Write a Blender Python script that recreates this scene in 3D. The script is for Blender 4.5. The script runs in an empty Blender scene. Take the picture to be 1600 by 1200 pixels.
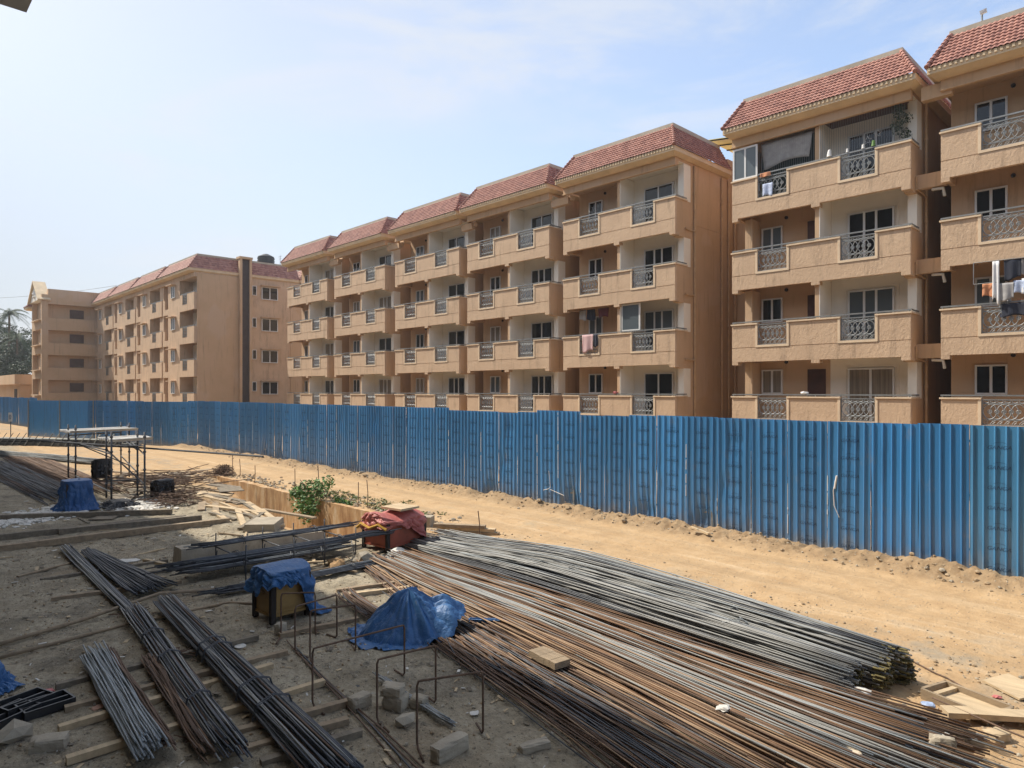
import bpy, bmesh, math, random
from mathutils import Vector, Matrix, noise
R = random.Random(7)
scene = bpy.context.scene
COL = scene.collection
PI = math.pi
HC = 3.74                                   # eye height above the yard

# ------------------------------------------------------------------ helpers
class MB:
    """collects shapes and links them as ONE mesh object"""
    def __init__(s): s.v = []; s.f = []; s.m = []
    def quad(s, a, b, c, d, mi=0):
        n = len(s.v); s.v += [a, b, c, d]; s.f.append((n, n+1, n+2, n+3)); s.m.append(mi); return s
    def hexa(s, p, mi=0):                    # p: 4 bottom (ccw from above), 4 top
        n = len(s.v); s.v += [tuple(q) for q in p]
        for f in ((3,2,1,0),(4,5,6,7),(0,1,5,4),(1,2,6,5),(2,3,7,6),(3,0,4,7)):
            s.f.append(tuple(n+i for i in f)); s.m.append(mi)
        return s
    def box(s, x0, y0, z0, x1, y1, z1, mi=0):
        return s.hexa([(x0,y0,z0),(x1,y0,z0),(x1,y1,z0),(x0,y1,z0),(x0,y0,z1),(x1,y0,z1),(x1,y1,z1),(x0,y1,z1)], mi)
    def beam(s, a, b, w, h, mi=0, roll=0.0):
        """a squared timber from a to b (bottom centre line), w wide, h high"""
        a = Vector(a); b = Vector(b); d = (b-a).normalized()
        up = Vector((0,0,1)) if abs(d.z) < .9 else Vector((0,1,0))
        sd = d.cross(up).normalized(); u2 = sd.cross(d).normalized()
        if roll:
            q = Matrix.Rotation(roll, 3, d); sd = q @ sd; u2 = q @ u2
        p = []
        for z in (0, h):
            for (e, k) in ((a,-1),(a,1),(b,1),(b,-1)):
                p.append(tuple(e + sd*(k*w/2) + u2*z))
        return s.hexa([p[0],p[1],p[2],p[3],p[4],p[5],p[6],p[7]], mi)
    def tube(s, pts, r, n=6, mi=0, cap=True, r2=None):
        pts = [Vector(p) for p in pts]; k = len(pts); base = len(s.v)
        prev = None
        for i, p in enumerate(pts):
            d = (pts[min(i+1,k-1)] - pts[max(i-1,0)])
            d = d.normalized() if d.length > 1e-9 else Vector((0,0,1))
            up = Vector((0,0,1)) if abs(d.z) < .95 else Vector((1,0,0))
            a = d.cross(up).normalized(); b = a.cross(d).normalized()
            if prev is not None and a.dot(prev) < 0: a = -a; b = -b
            prev = a
            rr = r if r2 is None else r + (r2-r)*i/(k-1)
            for j in range(n):
                t = 2*PI*j/n
                s.v.append(tuple(p + a*(math.cos(t)*rr) + b*(math.sin(t)*rr)))
        for i in range(k-1):
            for j in range(n):
                q = base+i*n; j2 = (j+1) % n
                s.f.append((q+j, q+j2, q+n+j2, q+n+j)); s.m.append(mi)
        if cap:
            s.f.append(tuple(base+j for j in reversed(range(n)))); s.m.append(mi)
            s.f.append(tuple(base+(k-1)*n+j for j in range(n))); s.m.append(mi)
        return s
    def ring(s, c, rx, rz, r, n=18, mi=0):   # ellipse in the xz plane
        pts = [(c[0]+rx*math.cos(2*PI*i/n), c[1], c[2]+rz*math.sin(2*PI*i/n)) for i in range(n+1)]
        return s.tube(pts, r, 4, mi, cap=False)
    def rock(s, c, sx, sy, sz, rnd, mi=0, jag=.3):
        t = (1+5**.5)/2
        P = [(-1,t,0),(1,t,0),(-1,-t,0),(1,-t,0),(0,-1,t),(0,1,t),(0,-1,-t),(0,1,-t),(t,0,-1),(t,0,1),(-t,0,-1),(-t,0,1)]
        Fc = [(0,11,5),(0,5,1),(0,1,7),(0,7,10),(0,10,11),(1,5,9),(5,11,4),(11,10,2),(10,7,6),(7,1,8),(3,9,4),(3,4,2),(3,2,6),(3,6,8),(3,8,9),(4,9,5),(2,4,11),(6,2,10),(8,6,7),(9,8,1)]
        n = len(s.v); a = rnd.uniform(0, 6.28); ca, sa = math.cos(a), math.sin(a)
        for p in P:
            k = (1 + rnd.uniform(-jag, jag))/1.9
            x, y, z = p[0]*k*sx, p[1]*k*sy, p[2]*k*sz
            s.v.append((c[0]+x*ca-y*sa, c[1]+x*sa+y*ca, c[2]+z))
        for f in Fc: s.f.append(tuple(n+i for i in f)); s.m.append(mi)
        return s
    def build(s, name, mats, parent=None, loc=(0,0,0), smooth=False, rotz=0):
        me = bpy.data.meshes.new(name)
        me.from_pydata(s.v, [], s.f); me.update()
        mats = mats if isinstance(mats, (list, tuple)) else [mats]
        for m in mats: me.materials.append(m)
        if len(mats) > 1: me.polygons.foreach_set('material_index', s.m)
        if smooth: me.polygons.foreach_set('use_smooth', [True]*len(me.polygons))
        o = bpy.data.objects.new(name, me); COL.objects.link(o)
        o.location = loc; o.rotation_euler = (0,0,rotz)
        if parent is not None: o.parent = parent
        return o

def tag(o, label=None, cat=None, group=None, kind=None):
    if label: o['label'] = label
    if cat: o['category'] = cat
    if group: o['group'] = group
    if kind: o['kind'] = kind
    return o
def empty(name, loc, label, cat, group=None, rotz=0):
    o = bpy.data.objects.new(name, None); COL.objects.link(o)
    o.location = loc; o.rotation_euler = (0,0,rotz); o.empty_display_size = .2
    return tag(o, label, cat, group)
def copy_part(o, parent, loc=None):
    c = o.copy(); COL.objects.link(c); c.parent = parent
    if loc is not None: c.location = loc
    return c
def copy_tree(o, parent, loc=None):
    c = copy_part(o, parent, loc)
    for ch in list(o.children): copy_part(ch, c)
    return c
def sm(a, b, x):
    t = max(0., min(1., (x-a)/(b-a))) if a != b else float(x > a)
    return t*t*(3-2*t)
def nz(x, y, z=0.): return noise.noise(Vector((x, y, z)))

# ------------------------------------------------------------------ materials
def mat(name, build=None, base=(.5,.5,.5), rough=.8, metal=0., spec=None):
    m = bpy.data.materials.new(name); m.use_nodes = True
    nt = m.node_tree; b = nt.nodes['Principled BSDF']
    b.inputs['Base Color'].default_value = (*base, 1)
    b.inputs['Roughness'].default_value = rough
    b.inputs['Metallic'].default_value = metal
    if spec is not None: b.inputs['Specular IOR Level'].default_value = spec
    if build: build(nt, b)
    return m
def N(nt, t, **kw):
    n = nt.nodes.new(t)
    for k, v in kw.items():
        if k in n.inputs.keys(): n.inputs[k].default_value = v
        else: setattr(n, k, v)
    return n
def L(nt, a, b): nt.links.new(a, b)
def pos(nt, scale=(1,1,1), obj=False):
    if obj: src = N(nt, 'ShaderNodeTexCoord').outputs['Object']
    else: src = N(nt, 'ShaderNodeNewGeometry').outputs['Position']
    mp = N(nt, 'ShaderNodeMapping'); mp.inputs['Scale'].default_value = scale
    L(nt, src, mp.inputs['Vector']); return mp.outputs['Vector']
def noi(nt, vec, scale, detail=4, rough=.6, dist=0.):
    n = N(nt, 'ShaderNodeTexNoise'); n.inputs['Scale'].default_value = scale
    n.inputs['Detail'].default_value = detail; n.inputs['Roughness'].default_value = rough
    n.inputs['Distortion'].default_value = dist
    L(nt, vec, n.inputs['Vector']); return n.outputs['Fac']
def ramp(nt, fac, stops):
    r = N(nt, 'ShaderNodeValToRGB'); cr = r.color_ramp
    while len(cr.elements) < len(stops): cr.elements.new(.5)
    for e, (p, c) in zip(cr.elements, stops):
        e.position = p; e.color = (*c, 1) if len(c) == 3 else c
    L(nt, fac, r.inputs['Fac']); return r.outputs['Color']
def mixc(nt, fac, a, b, mode='MIX'):
    m = N(nt, 'ShaderNodeMix', data_type='RGBA', blend_type=mode)
    for k, x in ((0, fac), (6, a), (7, b)):
        if hasattr(x, 'is_output') or hasattr(x, 'links'): L(nt, x, m.inputs[k])
        elif k == 0: m.inputs[0].default_value = x
        else: m.inputs[k].default_value = (*x, 1)
    return m.outputs[2]
def mth(nt, op, a, b=None, clamp=False):
    m = N(nt, 'ShaderNodeMath', operation=op, use_clamp=clamp)
    for i, x in enumerate((a, b)):
        if x is None: continue
        if hasattr(x, 'links'): L(nt, x, m.inputs[i])
        else: m.inputs[i].default_value = x
    return m.outputs[0]
def maprange(nt, v, a, b):
    m = N(nt, 'ShaderNodeMapRange', interpolation_type='SMOOTHSTEP')
    m.inputs['From Min'].default_value = a; m.inputs['From Max'].default_value = b
    L(nt, v, m.inputs['Value']); return m.outputs['Result']
def bump(nt, b, h, strength, dist):
    n = N(nt, 'ShaderNodeBump'); n.inputs['Strength'].default_value = strength; n.inputs['Distance'].default_value = dist
    L(nt, h, n.inputs['Height']); L(nt, n.outputs['Normal'], b.inputs['Normal'])

def simple(name, c, rough=.8, var=.18, scale=3., bmp=0., bscale=30., metal=0., dirt=None, obj=False, stretch=(1,1,1), spec=None):
    def bld(nt, b):
        p = pos(nt, stretch, obj)
        f = noi(nt, p, scale, 5)
        lo = tuple(x*(1-var) for x in c); hi = tuple(min(1, x*(1+var)) for x in c)
        col = ramp(nt, f, [(.28, lo), (.72, hi)])
        if dirt:
            f2 = noi(nt, p, scale*.37, 6, .7)
            col = mixc(nt, maprange(nt, f2, dirt[1], dirt[1]+.18), col, dirt[0])
        L(nt, col, b.inputs['Base Color'])
        if bmp: bump(nt, b, noi(nt, p, bscale, 4), .6, bmp)
    return mat(name, bld, c, rough, metal, spec)

def plaster_rough(nt, b):                    # trowelled relief of the balcony fronts
    p = pos(nt)
    c = ramp(nt, noi(nt, p, 1.1, 5), [(.3,(.535,.375,.245)),(.7,(.615,.44,.29))])
    st = noi(nt, pos(nt, (2.2,2.2,.35)), 1.6, 5, .7)
    c = mixc(nt, maprange(nt, st, .50, .74), c, (.40,.28,.185))
    L(nt, c, b.inputs['Base Color'])
    h = mth(nt, 'ADD', noi(nt, pos(nt, (1,1,.55)), 15, 3, .55, .3), mth(nt, 'MULTIPLY', noi(nt, p, 48, 3), .35))
    bump(nt, b, h, .6, .03)
def plaster_smooth(nt, b):
    p = pos(nt)
    pat = noi(nt, pos(nt,(.5,.5,.5)), .7, 2, .4)
    c = ramp(nt, noi(nt, p, .6, 6, .65), [(.3,(.52,.35,.205)),(.7,(.59,.40,.245))])
    c = mixc(nt, maprange(nt, pat, .55, .60), c, (.57,.40,.26))
    st = noi(nt, pos(nt, (3,3,.22)), 1.5, 5, .7)
    c = mixc(nt, maprange(nt, st, .52, .76), c, (.40,.27,.165))
    L(nt, c, b.inputs['Base Color'])
    bump(nt, b, noi(nt, p, 26, 4), .4, .01)
def tile_mat(nt, b):
    p = pos(nt)
    v = N(nt, 'ShaderNodeTexVoronoi'); v.inputs['Scale'].default_value = 4.6; L(nt, p, v.inputs['Vector'])
    s = N(nt, 'ShaderNodeSeparateColor'); L(nt, v.outputs['Color'], s.inputs['Color'])
    c = ramp(nt, s.outputs[0], [(0,(.25,.11,.085)),(.5,(.345,.155,.115)),(1,(.42,.21,.16))])
    c = mixc(nt, maprange(nt, noi(nt, p, 1.3, 6, .7), .55, .8), c, (.33,.18,.145))
    L(nt, c, b.inputs['Base Color'])
M = {}
M['parapet'] = mat('rough_tan_plaster', plaster_rough, rough=.9)
M['wall'] = mat('smooth_tan_plaster', plaster_smooth, rough=.88)
M['trim'] = simple('tan_trim_plaster', (.70,.54,.37), .85, .12, 2, .004)
M['cream'] = simple('cream_plaster', (.86,.80,.69), .85, .06, .8, .003)
M['fascia'] = simple('fascia_plaster', (.66,.51,.33), .85, .14, 1.5, .004)
M['coping'] = simple('grey_coping', (.42,.36,.28), .85, .2, 1.5, .004)
M['tile'] = mat('clay_roof_tile', tile_mat, rough=.75)
M['frame'] = simple('white_window_frame', (.72,.72,.70), .45, .06, 2)
M['glass'] = mat('dark_window_glass', None, (.012,.014,.016), .06, 0, .5)
M['glass2'] = mat('pale_window_glass', None, (.10,.12,.13), .1, 0, .6)
M['curtain'] = simple('curtained_glass', (.24,.20,.15), .25, .35, 2.5, stretch=(6,1,.2))
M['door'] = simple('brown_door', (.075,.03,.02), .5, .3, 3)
M['iron'] = simple('grey_wrought_iron', (.27,.285,.29), .45, .2, 5, metal=.3)
M['rail'] = simple('grey_handrail', (.26,.27,.27), .4, .15, 4, metal=.4)
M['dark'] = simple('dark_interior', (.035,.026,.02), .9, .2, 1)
M['pipe'] = simple('painted_pipe', (.50,.33,.18), .6, .15, 3)
M['pipe_white'] = simple('pale_plastic_pipe', (.62,.58,.5), .5, .1, 3)
M['strip'] = simple('dark_louvre', (.06,.045,.042), .7, .2, 2)

# ------------------------------------------------------------------ ground
def pit(x, y):
    d = 1.25*sm(-31.5, -24.5, x)*(1-sm(-17.6, -15.2, x))
    return d*sm(8.1, 10.7, y) if y < 11.42 else 0.
def gh(x, y):
    h = -pit(x, y)
    n1 = nz(x*.55, y*.55, 3.); n2 = nz(x*2.1, y*2.1, 8.); n3 = nz(x*6.5, y*6.5, 1.)
    road = sm(10.9, 11.8, y)*(1-sm(15.0, 15.7, y))
    yard = 1-sm(9.8, 11.6, y)
    h += .035*n1 + .016*n2*(1+.8*yard) + .012*n3*(1+1.2*yard)
    h += yard*(.010*nz(x*14, y*14, 2.)+.006*nz(x*23,y*23,5.)) if x > -22 else 0.
    h += road*(.020*math.sin(y*4.2+.9*nz(x*.12, 3.)) + .014*nz(x*.35, y*3.8, 5.))
    be = math.exp(-((y-15.75-.18*nz(x*.6, 1.))/.42)**2)
    h += be*(.20 + .16*nz(x*1.1, y*1.6, 4.) + .11*nz(x*4.5, y*4.5, 2.) + .07*nz(x*9, y*9, 6.))
    return h
def axis(spec):
    out = []
    for a, b, st in spec:
        k = max(1, int(round((b-a)/st)))
        out += [a + (b-a)*i/k for i in range(k)]
    out.append(spec[-1][1]); return out
gx = axis([(-900,-120,130),(-120,-60,2.2),(-60,-34,.6),(-34,-22,.2),(-22,-14,.11),(-14,3,.06),(3,12,.5),(12,60,6),(60,900,140)])
gy = axis([(-900,-20,110),(-20,0,2),(0,1.2,.12),(1.2,8.5,.06),(8.5,11.40,.085),(11.40,11.44,.04),(11.44,16.6,.09),(16.6,30,1.2),(30,100,8),(100,900,160)])
g = MB()
for y in gy:
    for x in gx:
        inner = -120 < x < 60 and -20 < y < 100
        g.v.append((x, y, gh(x, y) if inner else 0.))
nx = len(gx)
for j in range(len(gy)-1):
    for i in range(nx-1):
        g.f.append((j*nx+i, j*nx+i+1, (j+1)*nx+i+1, (j+1)*nx+i)); g.m.append(0)
def ground_mat(nt, b):
    p = pos(nt)
    sx = N(nt, 'ShaderNodeSeparateXYZ'); L(nt, p, sx.inputs[0])
    X, Y = sx.outputs[0], sx.outputs[1]
    wob = mth(nt, 'MULTIPLY', mth(nt, 'SUBTRACT', noi(nt, p, .35, 5, .65), .5), 3.2)
    yy = mth(nt, 'ADD', Y, wob)
    # sand: the haul road, widening into the yard on the right and far left
    edge = mth(nt, 'ADD', yy, mth(nt, 'MULTIPLY', maprange(nt, X, -6.5, -2.2), 3.4))
    edge = mth(nt, 'ADD', edge, mth(nt, 'MULTIPLY', maprange(nt, X, -25., -34.), 2.6))
    sand = maprange(nt, edge, 9.4, 11.0)
    fine = noi(nt, p, 9, 6, .7); mid = noi(nt, p, 1.6, 6, .65)
    c_sand = ramp(nt, mid, [(.25,(.41,.265,.14)),(.5,(.505,.34,.185)),(.75,(.58,.41,.24))])
    tr = noi(nt, pos(nt, (.12, 2.6, 1)), 1.5, 6, .7)
    c_sand = mixc(nt, maprange(nt, tr, .5, .78), c_sand, (.62,.465,.295))
    c_sand = mixc(nt, maprange(nt, noi(nt, p, .5, 5, .7), .56, .74), c_sand, (.44,.335,.215))
    wv = mth(nt, 'SINE', mth(nt, 'ADD', mth(nt, 'MULTIPLY', mth(nt,'ADD',Y,mth(nt,'MULTIPLY',wob,.16)), 3.9), 1.2))
    tk_ = mth(nt, 'MULTIPLY', maprange(nt, wv, .25, .9), maprange(nt, noi(nt, pos(nt,(.25,1.2,1)), 1.1, 4, .6), .36, .60))
    c_sand = mixc(nt, mth(nt,'MULTIPLY',tk_,.55), c_sand, (.40,.275,.155))
    c_yard = ramp(nt, mid, [(.28,(.27,.225,.155)),(.5,(.43,.365,.26)),(.72,(.56,.485,.355))])
    c_yard = mixc(nt, maprange(nt, noi(nt, p, .42, 5, .6), .52, .72), c_yard, (.38,.30,.20))
    c_yard = mixc(nt, maprange(nt, noi(nt, p, 2.7, 6, .75), .54, .70), c_yard, (.15,.135,.11))
    c_yard = mixc(nt, mth(nt,'MULTIPLY',maprange(nt, noi(nt, p, .62, 6, .68), .50, .64),.5), c_yard, (.17,.148,.115))
    c_yard = mixc(nt, maprange(nt, noi(nt, p, 7., 5, .7), .60, .74), c_yard, (.50,.46,.39))
    col = mixc(nt, sand, c_yard, c_sand)
    # grey gravel along the road edges
    gr = mth(nt, 'MULTIPLY', maprange(nt, noi(nt, p, .8, 6, .7), .47, .62), mth(nt, 'SUBTRACT', 1., maprange(nt, mth(nt, 'ABSOLUTE', mth(nt, 'SUBTRACT', yy, 10.9)), .5, 1.6)))
    col = mixc(nt, mth(nt, 'MULTIPLY', gr, .75), col, (.31,.265,.20))
    # brown broken earth at the foot of the fence
    bm = maprange(nt, mth(nt, 'ADD', Y, mth(nt, 'MULTIPLY', wob, .12)), 14.9, 15.5)
    col = mixc(nt, mth(nt, 'MULTIPLY', bm, .85), col, ramp(nt, noi(nt, p, 5, 6, .7), [(.3,(.22,.14,.075)),(.7,(.42,.30,.18))]))
    v = N(nt, 'ShaderNodeTexVoronoi'); v.inputs['Scale'].default_value = 16; v.inputs['Randomness'].default_value = 1
    L(nt, p, v.inputs['Vector'])
    peb = maprange(nt, v.outputs['Distance'], .34, .12)
    sel = N(nt, 'ShaderNodeSeparateColor'); L(nt, v.outputs['Color'], sel.inputs[0])
    pm = mth(nt, 'MULTIPLY', peb, mth(nt, 'GREATER_THAN', sel.outputs[0], .72))
    pc = ramp(nt, sel.outputs[1], [(0,(.14,.11,.08)),(.6,(.4,.33,.24)),(1,(.55,.5,.42))])
    col = mixc(nt, mth(nt, 'MULTIPLY', pm, .7), col, pc)
    fleck = noi(nt, p, 30, 3, .6)
    col = mixc(nt, mth(nt, 'MULTIPLY', maprange(nt, fleck, .60, .70), mth(nt,'SUBTRACT', .7, mth(nt,'MULTIPLY',sand,.58))), col, (.52,.47,.38))
    col = mixc(nt, mth(nt, 'MULTIPLY', maprange(nt, fleck, .40, .31), mth(nt,'SUBTRACT', .8, mth(nt,'MULTIPLY',sand,.66))), col, (.10,.08,.055))
    col = mixc(nt, mth(nt,'SUBTRACT',.60,mth(nt,'MULTIPLY',sand,.34)), col, ramp(nt, fine, [(.30,(.40,.40,.40)),(.68,(1,1,1))]), 'MULTIPLY')
    L(nt, col, b.inputs['Base Color'])
    h = mth(nt, 'ADD', mth(nt, 'MULTIPLY', noi(nt, p, 24, 5, .7), .5), mth(nt, 'ADD', mth(nt, 'MULTIPLY', pm, .5), mth(nt, 'MULTIPLY', fine, 1.)))
    h = mth(nt, 'MULTIPLY', h, mth(nt, 'SUBTRACT', 1., mth(nt, 'MULTIPLY', sand, .55)))
    bump(nt, b, h, 1., .05)
M['ground'] = mat('yard_ground', ground_mat, rough=.95, spec=.2)
tag(g.build('ground', M['ground'], smooth=True), kind='structure')

# ------------------------------------------------------------------ apartment buildings
FL = [2.52, 5.52, 8.52, 11.52]
def window_pair(parent, x0, x1, y, z0, z1, split=(.5,), pale=False, open_leaf=False):
    f = MB(); t = .06
    f.box(x0,y-.05,z0,x1,y+.03,z0+t).box(x0,y-.05,z1-t,x1,y+.03,z1)
    f.box(x0,y-.048,z0+t,x0+t,y+.03,z1-t).box(x1-t,y-.048,z0+t,x1,y+.03,z1-t)
    for s in split:
        c = x0+(x1-x0)*s; f.box(c-.04,y-.044,z0+t,c+.04,y+.03,z1-t)
    o = f.build('window', M['frame'], parent)
    MB().box(x0+.02,y-.012,z0+.02,x1-.02,y+.02,z1-.02).build('glass', M['glass2'] if pale else (M['curtain'] if R.random() < .14 else M['glass']), o)
    return o
def make_railing(w, h):
    m = MB(); r = .0155
    m.box(0,-.02,h-.03,w,.02,h).box(0,-.02,0,w,.02,.03)
    m.box(0,-.018,.03,.03,.018,h-.03).box(w-.03,-.018,.03,w,.018,h-.03)
    m.box(.03,-.012,.16,w-.03,.012,.185).box(.03,-.012,h-.15,w-.03,.012,h-.125)
    zc = (.17+h-.14)/2; rz = (h-.15-.185)/2-.012
    k = 5; sp = (w-.06)/(k+1)
    for i in range(k):
        cx = .03+sp*(i+1); m.ring((cx,0,zc), sp*.98, rz, r, 20)
        m.box(cx-.05,-.012,zc-.012,cx+.05,.012,zc+.012); m.box(cx-.012,-.013,zc-.07,cx+.012,.013,zc+.07)
        m.ring((cx,0,zc), .06, .06, .014, 10)
    for i in range(k+1):
        cx = .03+sp*(i+.5)
        m.ring((cx,0,h-.08), sp*.42, .038, .013, 10)
        m.tube([(cx-.08,0,.04),(cx-.02,0,.12),(cx+.07,0,.15)], .012, 4); m.tube([(cx-.02,0,.04),(cx+.05,0,.10)], .012, 4)
    return m
RAIL_W, RAIL_H = 1.21, .84
_rail = {}
def railing(parent, loc):
    if 'me' not in _rail:
        o = make_railing(RAIL_W, RAIL_H).build('railing', M['iron'], parent, loc); _rail['me'] = o.data; return o
    o = bpy.data.objects.new('railing', _rail['me']); COL.objects.link(o); o.parent = parent; o.location = loc; return o

DEP = 1.3
def make_balcony(root, x0, W, z, k=1.):
    """projecting balcony: rough plaster front with two notches, trims, corbels"""
    a0, a1, b0, b1 = x0+1.12*k, x0+1.12*k+RAIL_W, x0+4.36*k, x0+4.36*k+RAIL_W
    x1 = x0+W; T = .16; m = MB()
    lo, gv, nb, tp = -.57, .0, .10, .95
    # upper band between the notches, then the lower beam (a scored joint between)
    for (p, q) in ((x0, a0), (a1, b0), (b1, x1)):
        m.box(p, 0, gv+.028, q, T, tp, 0)
    m.box(a0, 0, gv+.028, a1, T, nb, 0).box(b0, 0, gv+.028, b1, T, nb, 0)
    m.box(x0, 0, lo, x1, T, gv, 0)
    m.box(x0+.01, .02, gv-.001, x1-.01, T-.01, gv+.029, 0)
    for (p, q) in ((x0, x0+.26), (x0+3.28*k, x0+3.60*k), (x1-.30, x1)):
        m.box(p, .002, lo-.13, q, .30, lo-.0005, 0)
    # returns to the wall
    m.box(x1-T, T, lo, x1-.001, DEP, tp, 1); m.box(x0+.001, T, lo, x0+T, DEP, tp, 1)
    m.box(x0+T, T, -.12, x1-T, DEP, 0., 1)
    # caps and U-shaped trims
    cp = .05
    for (p, q) in ((x0-.04, a0), (a1, b0), (b1, x1+.04)):
        m.box(p, -cp, tp, q, T+.02, tp+.055, 2)
    m.box(x1-T-.02, T+.021, tp, x1+.04, DEP-.3, tp+.055, 2)
    for (p, q) in ((a0, a1), (b0, b1)):
        m.box(p-.09, -.025, nb-.09, q+.09, -.0005, nb, 2)
        m.box(p-.09, -.025, nb+.0005, p-.001, -.0005, tp-.001, 2); m.box(q+.001, -.025, nb+.0005, q+.09, -.0005, tp-.001, 2)
    o = m.build('balcony', [M['parapet'], M['wall'], M['trim']], root, (0,0,z))
    for p in (a0, b0): railing(o, (p, .07, nb+.01))
    h = MB().box(x0-.02, .03, tp+.10, x1+.03, .085, tp+.15)
    h.box(x1-.03, .086, tp+.10, x1+.02, DEP-.35, tp+.15)
    for q in (x0+.03, a0, a1, x0+3.42*k, b0, b1, x1-.04): h.box(q-.02, .04, tp+.055, q+.02, .075, tp+.10)
    h.build('handrail', M['rail'], o)
    return o

def wavy_slope(m, A, B, nrm, axisdir, pitch, rows, sub, s_of_t, mi=0, amp=.03, step=.035):
    """tiled slope; A bottom origin, B up-slope vector, s_of_t gives the left/right limits along axisdir"""
    l0, r0 = s_of_t(0); l1, r1 = s_of_t(1)
    lo = min(l0, l1); hi = max(r0, r1); n = int((hi-lo)/pitch*sub)
    base = len(m.v); ts = []
    for k in range(rows): ts += [(k/rows, step), ((k+1)/rows-.0005, 0.)]
    for t, off in ts:
        l, r = s_of_t(t)
        for i in range(n+1):
            s = min(max(lo+(hi-lo)*i/n, l), r)
            w = amp*(.5+.5*math.cos(2*PI*s/pitch))**.7 + off
            m.v.append(tuple(A + axisdir*s + B*t + nrm*w))
    for j in range(len(ts)-1):
        for i in range(n):
            q = base+j*(n+1)+i
            m.f.append((q, q+1, q+n+2, q+n+1)); m.m.append(mi)

def make_roof(root, x0, x1, D, z0=14.62, zt=15.92, pitch=.155, rows=9, sub=6, insx=(.5,.72), y0=-.5, iy=1.0):
    """mansard tiled edge with hipped corners on a plaster fascia, coping on top"""
    m = MB(); V = Vector; hgt = zt-z0
    up = V((0, iy, hgt)); nr = V((0, -hgt, iy)).normalized()
    wavy_slope(m, V((0, y0, z0)), up, nr, V((1,0,0)), pitch, rows, sub, lambda t: (x0+insx[0]*t, x1-insx[1]*t))
    upr = V((-insx[1], 0, hgt)); nrr = V((hgt, 0, insx[1])).normalized()
    wavy_slope(m, V((x1, 0, z0)), upr, nrr, V((0,1,0)), pitch*1.6, rows, max(3, sub-2), lambda t: (y0+iy*t, D))
    upl = V((insx[0], 0, hgt)); nrl = V((-hgt, 0, insx[0])).normalized()
    wavy_slope(m, V((x0, 0, z0)), upl, nrl, V((0,-1,0)), pitch*1.6, rows, max(3, sub-2), lambda t: (-D, -(y0+iy*t)))
    for (a, b) in (((x0,y0,z0),(x0+insx[0],y0+iy,zt)), ((x1,y0,z0),(x1-insx[1],y0+iy,zt))):   # ridge tiles on the hips
        a = V(a); b = V(b)
        for k in range(rows):
            m.tube([a+(b-a)*(k/rows)+V((0,-.02,.05)), a+(b-a)*((k+1)/rows)+V((0,-.02,.03))], .085, 7, 0, True, .065)
    o = m.build('roof', M['tile'], root)
    f = MB()
    zb = z0-.30
    f.box(x0+.005, y0+.03, z0-.20, x1-.005, D, z0+.03)                       # fascia slab
    f.hexa([(x0+.2,y0+.30,zb-.02),(x1-.2,y0+.30,zb-.02),(x1-.2,D,zb-.02),(x0+.2,D,zb-.02),
            (x0+.03,y0+.04,z0-.201),(x1-.03,y0+.04,z0-.201),(x1-.03,D,z0-.201),(x0+.03,D,z0-.201)])
    k = int((x1-x0)/pitch)                                                   # scalloped mortar under the tile noses
    for i in range(k):
        c = x0+(i+.5)*pitch; f.box(c-.035, y0-.012, z0-.11, c+.035, y0+.029, z0+.0)
    f.build('fascia', M['fascia'], root)
    c = MB()
    c.box(x0+insx[0]-.06, y0+iy-.04, zt-.02, x1-insx[1]+.06, y0+iy+.14, zt+.15)
    c.box(x1-insx[1]-.12, y0+iy+.141, zt-.02, x1-insx[1]+.06, D, zt+.15)
    c.box(x0+insx[0]-.06, y0+iy+.141, zt-.02, x0+insx[0]+.12, D, zt+.15)
    c.box(x0+insx[0]+.121, y0+iy+.141, zt-.4, x1-insx[1]-.121, D, zt-.3)
    c.build('coping', M['coping'], root)
    return o

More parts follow.
